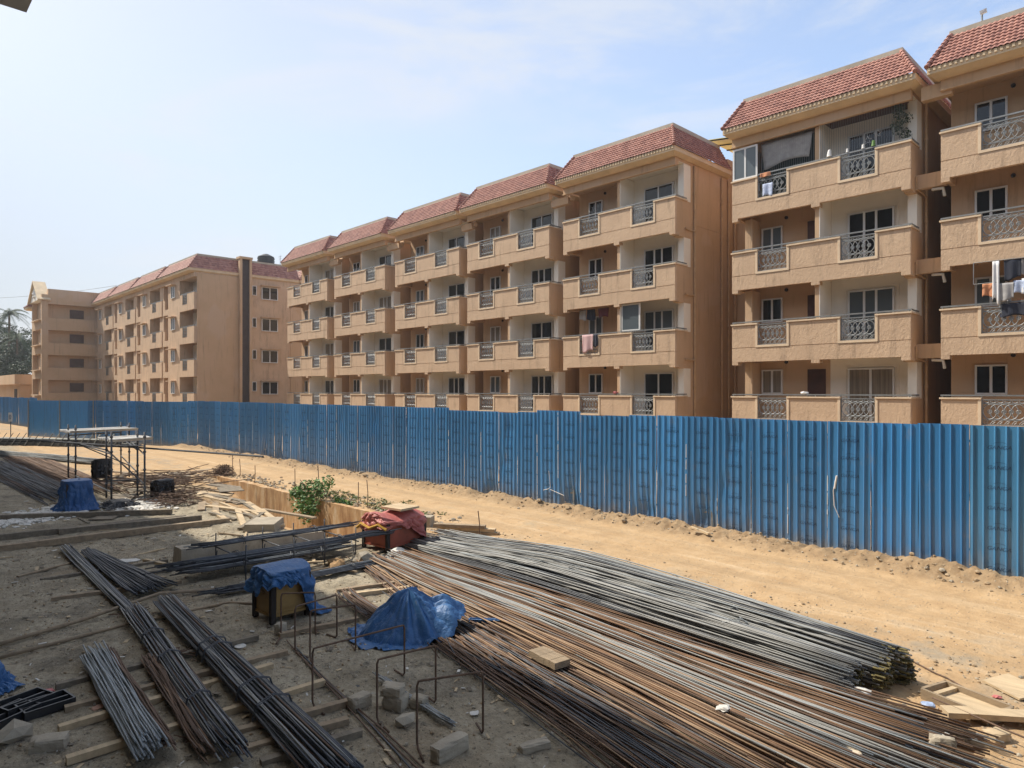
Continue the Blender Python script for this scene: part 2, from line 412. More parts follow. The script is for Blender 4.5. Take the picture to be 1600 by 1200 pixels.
def make_bay(root, x0, W, D=9., RD=None, partition0=True, plain_pier=False, skip_balcony=(), seed=0, roof_ext=(.16,.26)):
    k = W/6.72; x1 = x0+W; rnd = random.Random(seed)
    w = MB()
    w.box(x0+.001, DEP, 0, x0+3.45*k, D, 14.31)                            # body (tan half)
    w.box(x0+3.45*k+.001, DEP+.0005, 0, x1-.001, D, 14.31)
    w.box(x0, -.0, 13.98, x1, .26, 14.30)                                   # head beam
    w.box(x0-.02, -.035, 13.93, x1+.02, .10, 13.979)                        # thin ledge catching the sun
    w.box(x0+.005, .261, 14.18, x1-.005, DEP-.001, 14.30)
    for z in FL:
        w.box(x0+2.3*k, DEP-.028, z+2.12, x0+3.36*k, DEP-.0005, z+2.18)
        top = 13.929 if z > 11 else z+3-.571
        if z > 3 or partition0:
            w.box(x0+3.36*k, .17, z, x0+3.52*k, DEP-.001, top)
        if plain_pier: w.box(x0+.30, .55, z, x0+.62, DEP-.001, top)
        w.box(x0+.62*k, DEP-.022, z+1.03, x0+1.66*k, DEP-.0005, z+1.10)    # sill band
    for z in (2.49, 5.49, 8.49, 11.49):
        w.box(x1-.0005, DEP+.05, z-.012, x1+.012, D, z+.012)                # scored line on the flank
    for z in FL[1:]:                                                        # bracket under the corner
        w.hexa([(x1-.305,.34,z-.74),(x1+.003,.34,z-.74),(x1+.003,DEP-.004,z-.74),(x1-.305,DEP-.004,z-.74),
                (x1-.305,.302,z-.573),(x1+.003,.302,z-.573),(x1+.003,DEP-.004,z-.573),(x1-.305,DEP-.004,z-.573)])
    w.build('wall', M['wall'], root)
    c = MB()                                                                # cream lining of the right-hand recess
    for z in FL:
        top = 14.175 if z > 11 else z+3-.13
        l = x0+3.53*k
        if not (z > 3 or partition0): l = x0+3.50*k
        c.box(l+.02, DEP-.012, z+.001, x1-.30, DEP-.0015, top)
        if z > 3 or partition0: c.box(x0+3.521*k, .172, z+.001, x0+3.545*k, DEP-.013, top-.02)
        c.box(x1-.295, .72, z+.001, x1-.002, DEP-.002, top-.03)
        c.box(l+.03, .27, top-.015, x1-.01, DEP-.02, top)
        for (p, q, r, s) in ((4.18,5.86,2.1,2.2),):                         # moulding round the sliding door
            c.box(x0+p*k-.12, DEP-.035, z+r+.04, x0+q*k+.12, DEP-.0125, z+r+.11)
            c.box(x0+p*k-.12, DEP-.034, z+.01, x0+p*k-.05, DEP-.0125, z+r+.039); c.box(x0+q*k+.05, DEP-.034, z+.01, x0+q*k+.12, DEP-.0125, z+r+.039)
    c.build('lining', M['cream'], root)
    for i, z in enumerate(FL):
        window_pair(root, x0+.70*k, x0+1.60*k, DEP-.031, z+1.10, z+2.12, (.5,), pale=rnd.random() < .2)
        window_pair(root, x0+4.20*k, x0+5.84*k, DEP-.05, z+.03, z+2.10, (.5,) if rnd.random() < .6 else (.36,.62), pale=rnd.random() < .2)
        d = MB().box(x0+2.62*k, DEP-.02, z+.01, x0+3.34*k, DEP-.0015, z+2.10).box(x0+2.75*k, DEP-.032, z+1.55, x0+3.2*k, DEP-.0205, z+1.60)
        d.build('door', M['door'], root)
        v = MB(); v.tube([(x0+1.75*k, DEP-.06, z+2.42), (x0+1.75*k, DEP-.001, z+2.42)], .07, 10)
        v.build('vent', M['dark'], root)
        if i not in skip_balcony: make_balcony(root, x0, W, z, k)
    make_roof(root, x0-roof_ext[0], x1+roof_ext[1], RD or D)

def pipes(root, xs, r=.055, z0=0., z1=14.2, m='pipe'):
    for (x, y) in xs:
        p = MB(); p.tube([(x,y,z0),(x,y,z1)], r, 8)
        for z in (2.2,3.9,5.2,6.9,8.2,9.9,11.2,12.9): p.tube([(x,y,z-.04),(x,y,z+.04)], r*1.45, 8)
        p.build('drainpipe', M[m], root, smooth=False)

Y0 = 26.5
# --- the long middle building: five stepped bays
mid = empty('apartment_building', (-35, Y0, 0), 'long tan four-storey apartment building of five balcony bays under red tiled roofs', 'building')
BAYS = [(-55.0, 6.8), (-47.1, 6.95), (-38.9, 6.85), (-31.28, 6.72), (-23.56, 6.72)]
for i, (x, W) in enumerate(BAYS):
    make_bay(mid, x+35, W, seed=11+i, RD=4.7 if i == 4 else None)
sl = MB()
for (a, Wa), (b, _) in zip(BAYS, BAYS[1:]):                                 # sunk joints between the bays
    sl.box(a+Wa+35+.002, 3.2, 0, b+35-.002, 9, 14.3)
    for z in FL: sl.box(a+Wa+35+.003, 1.75, z-.35, b+35-.003, 3.199, z-.1)
sl.build('joint_wall', M['wall'], mid)
for (a, Wa), (b, _) in zip(BAYS, BAYS[1:]):
    pipes(mid, [(a+Wa+35+.30, 2.6), (a+Wa+35+.5, 2.9)], .05)
    MB().box(a+Wa+35-.1, .25, 13.55, b+35+.1, .55, 13.92).build('tie_beam', M['wall'], mid)
    # curved bracket below the eave
    bk = MB(); x = b+35+.02
    pts = [(x-.55,.9,14.25),(x-.30,.75,13.95),(x+.0,.55,13.75),(x+.28,.40,13.70)]
    for p, q in zip(pts, pts[1:]): bk.beam(p, q, .22, .22)
    bk.build('bracket', M['wall'], mid)
e = -23.56+6.72+35
pipes(mid, [(e+.07,1.55),(e+.08,4.05),(e+.08,4.7),(e+.10,5.3)], .055)
for z in FL: MB().tube([(e+.07,1.55,z-.35),(e-.0,1.28,z-.35),(e+.06,.75,z-.33)], .045, 8).build('branch_pipe', M['pipe'], mid)
MB().box(e-6, 4.702, 14.0, e+.02, 9, 15.3).box(e+.002, 5.6, 0, e+1.3, 9, 15.3).build('stair_wall', M['wall'], mid)

# --- right-hand building: two bays tied by link beams
rgt = empty('apartment_building', (-7, Y0, 0), 'tan apartment building nearest the right edge, two balcony bays tied by link beams', 'building')
make_bay(rgt, -14.08+7, 6.72, plain_pier=True, partition0=False, seed=3, roof_ext=(.18,.28))
make_bay(rgt, -6.44+7, 6.9, plain_pier=False, seed=4, roof_ext=(.30,.28))
x = -7.36+7
for z in FL[1:]: MB().box(x+.002, .62, z-.62, -6.44+7-.002, .86, z-.12).build('link_beam', M['wall'], rgt)
MB().box(x+.30, .1, 13.80, -6.44+7+.30, .40, 14.27).build('link_beam', M['wall'], rgt)
MB().box(x+.002, 6.0, 0, -6.44+7-.002, 9, 14.2).build('joint_wall', M['dark'], rgt)  # near-black colour stands in for the shade deep in the slot
pipes(rgt, [(x+.09,1.5)], .05)
for z in FL: MB().tube([(x+.09,1.5,z-.72),(x+.09,1.0,z-.66),(x+.04,.5,z-.64),(x+.04,.5,z-.2)], .04, 8).build('branch_pipe', M['pipe'], rgt)
for z in FL[1:]: MB().tube([(-6.44+7-.45,.75,z-.68),(-6.44+7-.1,.7,z-.72),(-6.44+7-.05,.7,z-1.0)], .055, 8).build('drain_elbow', M['pipe_white'], rgt)
# yellow roof light on the flank between the two buildings
yl = empty('roof_canopy', (-16.5, 32.0, 16.0), 'yellow translucent canopy on the roof between the two larger buildings', 'canopy')
M['yellow_sheet'] = simple('yellow_sheet', (.62,.55,.22), .4, .1, 2)
q = MB()
q.hexa([(-1.2,-1.2,.35),(1.0,-1.2,.05),(1.0,2.5,.05),(-1.2,2.5,.35),(-1.2,-1.2,.38),(1.0,-1.2,.08),(1.0,2.5,.08),(-1.2,2.5,.38)])
q.build('canopy_sheet', M['yellow_sheet'], yl)
q = MB()
for yy in (-1.15, -.2, .75, 1.7, 2.45): q.beam((-1.2,yy,.30),(1.0,yy,0.0),.06,.05)
for (a, b) in ((-1.1,-1.1),(.9,-1.1),(-1.1,2.3),(.9,2.3)): q.box(a-.03,b-.03,-1.1,a+.03,b+.03,.05)
q.build('canopy_frame', M['dark'], yl)

# --- the left building, six metres nearer the road
YL = 21.5; XL = -62.7
lft = empty('apartment_building', (XL, YL, 0), 'tan apartment block at far left with shaded gable end and dark vertical strip', 'building')
bw = 8.82
def left_bay(root, xr, first):
    """xr is the right edge; the bay runs to the left"""
    x = xr-bw; w = MB(); c = MB()
    w.box(x, 1.2, 0, xr-.001, 9, 14.31)
    w.box(x, 0, 13.9, xr-.001, 1.199, 14.31)
    w.box(x+.02, .10, 0, x+.30, 1.199, 13.899)                               # drain pier
    for z in FL:
        tp = 13.899 if z > 11 else z+3-.5
        w.box(x+1.9, 0, z-.5, xr-3.7, 1.199, tp)                             # wall with the small window
        w.box(x+.301, 0.02, z-.5, x+1.899, .2, z+.05)                        # slot spandrels
        w.box(x+.301, 0.02, z+.0505, x+.9, .2, z+.95)
        a = xr-3.7
        w.box(a+.001, -.0, z-.5, xr-.001, .16, z+.08); w.box(a+.001, 0, z+.0805, a+.75, .16, z+1.); w.box(a+1.95, 0, z+.0805, xr-.001, .16, z+1.)
        if first: w.box(xr-.17, .161, z-.5, xr-.001, 1.199, z+1.)
        else: w.box(xr-1.1, .161, z-.5, xr-.001, 1.199, tp)
        w.box(a+.001, .161, z-.12, xr-.18, 1.199, z)
        w.box(x+2.6, -.45, z+2.12, x+4.2, -.001, z+2.19)                     # sunshade over the window
        c.box(a+.01, 1.186, z+.001, xr-(.30 if first else 1.101), 1.1995, tp-.01)
        if first: c.box(xr-.32, .8, z+.001, xr-.003, 1.199, tp-.01)
    w.build('wall', M['parapet'], root); c.build('lining', M['cream'], root)
    for z in FL:
        window_pair(root, x+2.9, x+3.9, -.03, z+.95, z+2.10)
        window_pair(root, xr-2.3, xr-1.2 if not first else xr-.9, 1.15, z+.02, z+2.1)
        h = MB(); a = xr-3.7+.75
        h.box(a,.03,z+.95,a+1.2,.09,z+1.02).box(a-.7,.03,z+1.06,xr+.03,.09,z+1.11)
        for i in range(6): h.box(a,.04,z+.14+.14*i,a+1.2,.08,z+.18+.14*i)
        h.box(a,.035,z+.09,a+.04,.085,z+.95).box(a+1.16,.035,z+.09,a+1.2,.085,z+.95)
        h.build('railing', M['rail'], root)
    make_roof(root, x+.1, xr+.15, 9. if not first else 9.9, pitch=.3, rows=6, sub=4, insx=(.5,.75))
for i in range(4): left_bay(lft, -i*bw, i == 0)
w = MB()
w.box(-.35, 9.001, 0, .05, 20, 14.31)
w.box(-.0005, .25, 0, .06, 3.89, 14.2)
w.build('gable_wall', M['wall'], lft)
w = MB(); w.box(.061, 3.90, 0, .50, 4.10, 15.95).box(.061, 4.80, 0, .50, 5.00, 15.95).box(-.3, 3.84, 15.95, .55, 5.06, 16.15)
w.build('shaft', M['wall'], lft)
MB().box(.062, 4.101, 0, .30, 4.799, 15.94).build('louvre_strip', M['strip'], lft)
for z in FL:
    # windows in the flank face +x: build along y
    f = MB(); y0, y1 = 6.1, 7.7
    for (a,b,c_,d) in ((y0,y1,z+.9,z+.96),(y0,y1,z+2.04,z+2.1),(y0,y0+.07,z+.96,z+2.04),(y1-.07,y1,z+.96,z+2.04),((y0+y1)/2-.04,(y0+y1)/2+.04,z+.96,z+2.04)):
        f.box(.061, a, c_, .12, b, d)
    o = f.build('window', M['frame'], lft)
    MB().box(.055, y0+.02, z+.92, .085, y1-.02, z+2.08).build('glass', M['glass'], o)
    MB().box(.061, y0-.15, z+2.15, .50, y1+.15, z+2.22).build('sunshade', M['wall'], lft)
    f = MB(); f.box(.061, 5.2, z+1.2, .12, 5.6, z+2.1)
    o = f.build('window', M['frame'], lft); MB().box(.10, 5.25, z+1.25, .125, 5.55, z+2.05).build('glass', M['glass'], o)
make_roof(lft, -6, .25, 20., pitch=.3, rows=6, sub=4, insx=(.5,.75), y0=9.9)
# --- the stair wing at its far end, with a small gable towards the road
XW = -97.0; YW = 15.9
wing = empty('stair_block', (XW, YW, 0), 'tan stair wing with banded flank and a small white-dressed gable, farthest left', 'building')
w = MB(); D = 6.2
w.box(-6.4, .5, 0, -.8, D, 15.3)
w.box(-6.2, 0, 0, -5.8, .499, 14.8).box(-.55, -.0, 0, -.002, .65, 15.3)
for z in [-.48]+FL:
    w.box(-.799, .651, z-.45, 0, D, z+1.0)
    w.box(-5.8, .0, z-.3, -.551, .45, z+.7)
w.box(-.799, .651, 14.2, 0, D, 16.0)
w.build('wall', M['wall'], wing)
for z in FL:
    f = MB(); f.box(-.80, 3.0, z+1.15, -.74, 4.5, z+2.2); f.build('window', M['door'], wing)
    f = MB(); f.box(-3.7,.455,z+.75,-1.4,.498,z+2.3); o = f.build('window', M['frame'], wing)
    MB().box(-3.5,.44,z+.85,-1.6,.46,z+2.2).build('glass', M['glass'], o)
    MB().box(-4.7,-.35,z+.70,-.45,.02,z+.78).build('ledge', M['trim'], wing)
w = MB(); V3 = [(-6.0,14.7),(-.2,14.7),(-3.1,16.9)]
n = len(w.v); w.v += [(a,-.2,b) for a,b in V3]+[(a,.6,b) for a,b in V3]
w.f += [(0,1,2),(5,4,3),(0,3,4,1),(1,4,5,2),(2,5,3,0)]; w.m += [0]*5
w.beam((-6.4,.2,14.55),(-3.1,.2,17.0),1.3,.18,1); w.beam((-3.1,.2,17.0),(0.2,.2,14.55),1.3,.18,1)
w.build('gable', [M['cream'], M['fascia']], wing)
w = MB()
for i in range(5):
    a = i*2*PI/5+PI/2; w.tube([(-3.1+.34*math.cos(a),-.22,15.5+.34*math.sin(a)),(-3.1+.46*math.cos(a),-.26,15.5+.46*math.sin(a))], .2, 6)
w.build('ornament', M['frame'], wing)
make_roof(wing, -8.6, -6.3, D, z0=14.3, zt=15.2, pitch=.3, rows=4, sub=4, insx=(.3,.3))
# low annexe beyond the left end of the fence
ann = empty('annexe', (-115, 15, 0), 'low flat-roofed annexe under the trees at the far left edge', 'building')
w = MB().box(-12,0,0,9.4,6,4.6); w.box(-12.4,-.6,4.6,9.9,6.4,5.85); w.build('wall', M['wall'], ann)
MB().box(5.5,-.05,.5,7.5,-.001,4.0).build('door', M['dark'], ann)

# water tank and aerial on the left building's roof
tank = MB()
for i in range(9):
    z = .13*i; tank.tube([(0,0,z),(0,0,z+.07),(0,0,z+.13)], .85 if i%2 else .80, 20)
tank.tube([(0,0,1.17),(0,0,1.45)], .8, 20, 0, True, .25)
M['tank'] = simple('black_plastic', (.03,.03,.033), .5, .2, 2)
t = tank.build('water_tank', M['tank'], loc=(-67.7, 30.3, 16.35)); tag(t, 'black ribbed water tank on the roof of the left apartment block', 'water tank')
t = MB().box(-.9,-.9,-.9,.9,.9,0).build('stand', M['coping'], t)
a = MB().tube([(0,0,0),(0,0,2.6)], .03, 6).tube([(-.45,0,2.5),(.45,0,2.5)], .02, 5).tube([(-.3,0,2.25),(.3,0,2.25)], .02, 5)
tag(a.build('roof_aerial', M['iron'], loc=(-70.2, 33.0, 15.8)), 'thin aerial mast beside the black water tank', 'aerial')
d = MB().tube([(0,0,0),(0,0,.28)], .03, 6).tube([(0,0,.26),(.10,-.12,.36)], .02, 6)
dd = d.build('floodlight', M['iron'], loc=(-6.44+1.05, Y0+.62, 16.05)); tag(dd, 'small floodlight on the coping of the rightmost tiled roof', 'floodlight')
MB().hexa([(-.02,-.16,.26),(.16,-.14,.29),(.16,-.06,.29),(-.02,-.08,.26),(-.04,-.18,.36),(.15,-.17,.40),(.15,-.10,.42),(-.04,-.12,.38)]).build('lamp_head', M['frame'], dd)

# ------------------------------------------------------------------ corrugated fence
def blue_mat(name, base, dirtc=(.30,.26,.20), teal=False):
    def bld(nt, b):
        p = pos(nt)
        oi = N(nt, 'ShaderNodeObjectInfo')
        c = ramp(nt, oi.outputs['Random'], [(0,tuple(x*.80 for x in base)),(.5,base),(1,tuple(min(1,x*1.2) for x in base))])
        st = noi(nt, pos(nt, (5,5,.35)), 1.5, 6, .7)
        c = mixc(nt, maprange(nt, st, .48, .74), c, tuple(x*.62+.012 for x in base))
        du = noi(nt, pos(nt, (1.6,1.6,.9)), 1.7, 6, .7)
        c = mixc(nt, mth(nt, 'MULTIPLY', maprange(nt, du, .56, .78), .30), c, dirtc)
        s = N(nt, 'ShaderNodeSeparateXYZ'); L(nt, p, s.inputs[0])
        zz = mth(nt, 'ADD', s.outputs[2], mth(nt, 'MULTIPLY', noi(nt, pos(nt,(3,3,1)), 1.2, 4), -.9))
        c = mixc(nt, mth(nt, 'MULTIPLY', maprange(nt, zz, .10, -.50), .60), c, dirtc)
        L(nt, c, b.inputs['Base Color'])
        rr = N(nt, 'ShaderNodeMapRange'); rr.inputs['To Min'].default_value = .24; rr.inputs['To Max'].default_value = .48
        L(nt, du, rr.inputs['Value']); L(nt, rr.outputs[0], b.inputs['Roughness'])
    m = mat(name, bld, base, .4, 0, .5); pb = m.node_tree.nodes['Principled BSDF']
    pb.inputs['Coat Weight'].default_value = .7; pb.inputs['Coat Roughness'].default_value = .16
    return m
M['blue'] = blue_mat('blue_painted_sheet', (.055,.225,.48))
M['blue2'] = blue_mat('bright_blue_sheet', (.045,.22,.50))
M['teal'] = blue_mat('dusty_teal_sheet', (.055,.21,.40))
M['edge'] = simple('bare_white_and_seam_light', (.72,.68,.62), .6, .2, 4)  # bare metal of the tears, and sunlight at the seams painted white
M['ink'] = mat('dark_ink', None, (.020,.068,.155), .6)
SW = .932; RIBS = 5
prof = [(0., 0.)]
for i in range(RIBS):
    c = .055+i*SW/RIBS
    prof += [(c-.032,0.),(c-.026,-.001),(c-.017,-.011),(c-.008,-.025),(c-.001,-.031),(c+.006,-.031),(c+.010,-.022),(c+.013,-.009),(c+.016,-.001),(c+.021,0.)]
prof.append((SW-.004, 0.))
def pd(x):
    for (a, da), (b, db) in zip(prof, prof[1:]):
        if x <= b: return da+(db-da)*((x-a)/(b-a) if b > a else 0)
    return 0.
def sheet_mesh(h, kind, rnd):
    m = MB(); rows = 16 if kind else 9
    dent = [(rnd.uniform(.1,.8), rnd.uniform(.1,.9)*h, rnd.uniform(.1,.25), rnd.uniform(-.03,.05)) for _ in range(3)] if kind == 1 else []
    if kind == 2: dent = [(.72,.30,.34,.10),(.9,.55,.22,-.07),(.30,.15,.2,.05)]
    for j in range(rows+1):
        z = h*j/rows
        for (x, d) in prof:
            y = d
            for (cx, cz, s, a) in dent: y += a*math.exp(-((x-cx)**2+((z-cz)*.6)**2)/(s*s))
            m.v.append((x, y+.006*math.sin(z*1.7+x*3), z))
    n = len(prof)
    for j in range(rows):
        for i in range(n-1):
            m.f.append((j*n+i, j*n+i+1, (j+1)*n+i+1, (j+1)*n+i)); m.m.append(0)
    return m
def lettering_mesh():
    cu = bpy.data.curves.new('word', 'FONT'); cu.body = 'GANGA'; cu.size = .115; cu.shear = .28; cu.resolution_u = 3
    o = bpy.data.objects.new('word', cu); COL.objects.link(o)
    bpy.context.view_layer.update()
    me = bpy.data.meshes.new_from_object(o.evaluated_get(bpy.context.evaluated_depsgraph_get()))
    bm1 = bmesh.new(); bm1.from_mesh(me)
    xs = [v.co.x for v in bm1.verts]; x0 = min(xs); wd = max(xs)-x0
    P = [((v.co.x-x0)/wd*.39, v.co.y*.92) for v in bm1.verts]; Fs = [[v.index for v in f.verts] for f in bm1.faces]
    bm1.free(); bpy.data.objects.remove(o); bpy.data.curves.remove(cu); bpy.data.meshes.remove(me)
    bm = bmesh.new()
    for k in range(9):
        z = .20+.40*k
        if z > 2.95: break
        vs = [bm.verts.new((.30+a, 0, z+b)) for a, b in P]
        for f in Fs:
            try: bm.faces.new([vs[i] for i in f])
            except ValueError: pass
        def strip(pts, t):
            q = [(bm.verts.new((a,0,b-t/2)), bm.verts.new((a,0,b+t/2))) for a, b in pts]
            for (a1,a2),(b1,b2) in zip(q, q[1:]): bm.faces.new([a1,b1,b2,a2])
        strip([(.50+.12*math.cos(t), z+.085+.055*math.sin(t)) for t in [2.6-2.6*i/12 for i in range(13)]], .006)
        dz = z-.17                                                           # the small 'D' mark and dot between the words
        if dz > .03:
            strip([(.335+.014*math.cos(t), dz+.018*math.sin(t)) for t in [1.6-3.2*i/8 for i in range(9)]], .007)
    for x, _ in prof[1:-1]:
        geom = bm.verts[:]+bm.edges[:]+bm.faces[:]
        bmesh.ops.bisect_plane(bm, geom=geom, plane_co=(x,0,0), plane_no=(1,0,0))
    for v in bm.verts: v.co.y = pd(v.co.x)-.004+.006*math.sin(v.co.z*1.7+v.co.x*3)
    bm.normal_update()
    me = bpy.data.meshes.new('lettering'); bm.to_mesh(me); bm.free(); me.materials.append(M['ink']); return me
LET = lettering_mesh()
fence = empty('metal_fence', (-20, 16.2, 0), 'long blue corrugated metal sheet fence with printed words, along the sandy road', 'fence')
SH = [sheet_mesh(3.06, 0, R), sheet_mesh(3.06, 1, R), sheet_mesh(3.06, 1, R), sheet_mesh(3.06, 2, R)]
SHD = {}
def sheet_obj(kind, m, parent):
    key = (kind, m)
    if key not in SHD:
        o = SH[kind].build('sheet', M[m], parent, smooth=True); SHD[key] = o.data; return o
    o = bpy.data.objects.new('sheet', SHD[key]); COL.objects.link(o); o.parent = parent; return o
def fence_y(x):                                                              # the line of the fence
    return 16.2-.0 - max(0., (-46.-x))*.30
x = -3.43-SW*-12
i = -12
top0 = 0.
while x > -57.6:
    xl = x-SW; yl, yr = fence_y(xl), fence_y(x)
    kind = 0 if R.random() < .6 else (1 if R.random() < .5 else 2)
    if i in (6, 8, 15) or (i > 10 and R.random() < .04): kind = 3
    m = 'blue'
    if i < 0: m = 'teal'
    elif i in (0, 1): m = 'blue2'
    elif R.random() < .12: m = 'blue2'
    if i in (0, 1): kind = 0
    o = sheet_obj(kind, m, fence)
    if R.random() < .18: top0 = R.uniform(-.06,.05)
    if i == 11: top0 = .05
    if i == 14: top0 = -.07
    if i < 3: top0 = -.01
    lean = R.uniform(-.006,.006)
    o.location = (xl+20, yl-16.2+R.uniform(-.012,.012), R.uniform(-.012,.012)+top0)
    o.rotation_euler = (R.uniform(-.006,.006), lean, math.atan2(yr-yl, SW)+R.uniform(-.010,.010))
    if yr-yl > .05: o.scale.x = 1.05
    lettered = i not in (0, 1) and (i < 4 or R.random() < .94)
    if lettered:
        t = bpy.data.objects.new('lettering', LET); COL.objects.link(t); t.parent = o
    # white lap edge; light showing through the seam is painted into it
    if R.random() < (.75 if x > -24 else .28) and i >= 0:
        z0 = R.choice([.05,.05,.3,.9]); z1 = min(3.0, z0+R.choice([.5,.9,1.4,2.2,2.9]))
        zz = z0; edges = MB()
        while zz < z1:
            q = min(z1, zz+R.uniform(.08,.6))
            edges.box(-.007, -.010, zz, .010, -.001, q)
            zz = q+R.choice([0.02,.05,.12])
        edges.build('seam_edge_light', M['edge'], o)
    x = xl; i += 1
po = MB(); x = 7.6
while x > -57:
    po.box(x+20-.03, fence_y(x)-16.2+.03, -.1, x+20+.03, fence_y(x)-16.2+.09, 2.9); x -= 2.4
for z in (.5, 1.6, 2.7):
    po.beam((27.6,.028+.05,z),(-26,.028+.05,z),.04,.05); po.beam((-26,.08,z),(-37,.08-3.3,z),.04,.05)
po.build('rear_frame', M['iron'], fence)
bs = MB(); bs.box(-12.8+20,-.05,.05,-8.9+20,-.02,.10); bs.build('base_channel', simple('pale_pink_channel',(.55,.38,.34),.6,.2,4), fence)
# crumpled cracks of bare metal
for P, r_ in (([(-15.0,1.15),(-14.97,.95),(-14.93,.62),(-15.05,.55),(-15.25,.50)],.010),([(-14.93,.55),(-14.6,.48),(-14.35,.42)],.010),
              ([(-6.02,1.75),(-6.08,1.45),(-6.06,1.1),(-5.95,.85)],.011),([(-6.0,1.80),(-6.03,1.65),(-6.05,1.50)],.024)):
    MB().tube([(x_+20,-.030,z_) for x_, z_ in P], r_, 5).build('tear', M['edge'], fence)

# gate panel and the far fence beyond it
gate = empty('site_gate', (-57.7, fence_y(-57.6)-.02, 0), 'plain bright blue sheet gate at the left end of the long fence', 'gate', rotz=math.atan2(.30,1)+.0)
for j in range(2):
    gm = MB(); w0 = -4.6*(j+1)
    gm.box(w0+.02,-.02,.12,w0+4.58,.0,3.0)
    for k in range(24): gm.box(w0+.1+k*.19,-.030,.14,w0+.125+k*.19,-.0205,2.98)
    gm.build('leaf', M['blue2'], gate)
MB().box(-4.66,-.06,0,-4.56,.04,3.05).box(-9.3,-.06,0,-9.2,.04,3.05).box(-.08,-.06,0,.02,.04,3.05).build('post', M['rail'], gate)
fence2 = empty('metal_fence', (-90, 12.6, 0), 'duller blue corrugated fence beyond the gate at the left edge', 'fence', rotz=.06)
xx = 8.0
for j in range(24):
    o = sheet_obj(1 if j % 3 else 2, 'blue', fence2); o.location = (xx-SW, R.uniform(-.02,.02), R.uniform(-.05,.05)); o.rotation_euler = (0, 0, R.uniform(-.02,.02)); xx -= SW

# ------------------------------------------------------------------ steel bars
def steel(name, c, rough, metal, var=.3):
    return simple(name, c, rough, var, 2.2, .006, 60, metal, stretch=(.35,6,6))
M['steel'] = steel('grey_steel', (.29,.285,.265), .62, .12)
M['steel_dark'] = steel('dark_steel', (.085,.09,.10), .5, .35)
M['steel_blue'] = steel('bluish_steel', (.285,.305,.31), .6, .15)
M['rust'] = steel('orange_rust', (.22,.128,.072), .85, 0, .4)
M['rust_pale'] = steel('pale_rust', (.35,.235,.145), .85, 0, .35)
M['rust_dark'] = steel('brown_rust', (.135,.083,.054), .85, 0, .4)
M['tip'] = simple('yellow_bar_tip', (.13,.105,.035), .7, .9, 25)
M['wood'] = simple('weathered_timber', (.30,.225,.145), .85, .3, 1.2, .01, 20, stretch=(1,8,8))
M['wood_pale'] = simple('pale_plank', (.50,.38,.235), .85, .22, 1.4, .008, 22, stretch=(1,7,7))
M['wood_grey'] = simple('grey_timber', (.20,.165,.12), .9, .35, 1.5, .01, 20, stretch=(1,7,7))
M['concrete'] = simple('concrete', (.36,.31,.235), .92, .2, 3, .012, 26, dirt=((.22,.19,.14), .58))
M['stone'] = simple('rubble_stone', (.34,.25,.155), .95, .35, 4, .015, 22)

def bar_pts(xa, ya, xb, yb, zf, rnd, k=10, wob=.03, bulge=0.):
    p1, p2 = rnd.uniform(0,6.28), rnd.uniform(0,6.28); a1, a2 = rnd.gauss(0,wob), rnd.gauss(0,wob*.5)
    out = []
    for i in range(k+1):
        t = i/k; s = math.sin(PI*t)
        x = xa+(xb-xa)*t; y = ya+(yb-ya)*t + s*bulge + a1*math.sin(3.3*t+p1)*s + a2*math.sin(8*t+p2)*s
        out.append((x, y, zf(x, y, t)))
    return out
def bar_obj(pts, r, m, label, group):
    mid_ = Vector(pts[len(pts)//2])
    o = MB().tube([Vector(p)-mid_ for p in pts], r, 6).build('steel_bar', m, loc=mid_, smooth=True)
    return tag(o, label, 'steel bar', group)

rb = random.Random(21)
# tall grey stack beside the road: t=0 left end, t=1 right end; q across from the near side (0) to the road side (1)
def stack_y(q): return (9.35+1.75*q, 8.62+1.18*q, .10+.34*q)                 # left y, right y, bulge
def stack_top(q, t):
    lump = .34+.10*math.sin(q*9.5+1.0)
    edge = (1-abs(2*q-1)**3.2)
    left = .30+.70*sm(0, .45, t)
    return .05 + lump*edge*left
stuff = MB()
lab = 'long grey steel bar lying on the tall stack beside the sandy road'
for n in range(330):
    q = rb.random(); top = n < 92
    if top: q = (n+rb.random())/92
    yl, yr, bu = stack_y(min(1, max(0, q+rb.gauss(0,.22) if rb.random() < .45 else q+rb.gauss(0,.02)))); yr2 = stack_y(q)[1]
    lay = rb.random()**.5 if not top else 1.
    lumpend = (-3.10 if q < .34 else (-2.86 if q < .72 else -2.72)) + rb.gauss(0,.05)
    xa = -13.35 + rb.gauss(0,.35) + 1.0*q*rb.random()
    dz = rb.uniform(-.025,.02)
    def zf(x, y, t, q=q, lay=lay, dz=dz, top=top): return .03+gh(x,y)*.0 + max(0, stack_top(q,t)*lay + dz) + (.012 if top else -.03)*1
    pts = bar_pts(xa, yl, lumpend, yr2, zf, rb, 10, .06, bu)
    m = M['steel'] if rb.random() < .62 else (M['steel_blue'] if rb.random() < .6 else M['steel_dark'])
    if top: bar_obj(pts, .0108, m, lab, 'grey bars of the tall stack')
    else: stuff.tube(pts, .012, 5, 0 if m is M['steel'] else 1)
tips = MB()
for n in range(230):
    q = rb.uniform(.22,.98); z = .05+rb.random()*stack_top(q,1.)
    xe = (-3.08 if q < .34 else (-2.84 if q < .72 else -2.70))+rb.uniform(-.02,.05); y = stack_y(q)[1]
    tips.tube([(xe-.10,y,z),(xe+.02,y,z)], .013, 6)
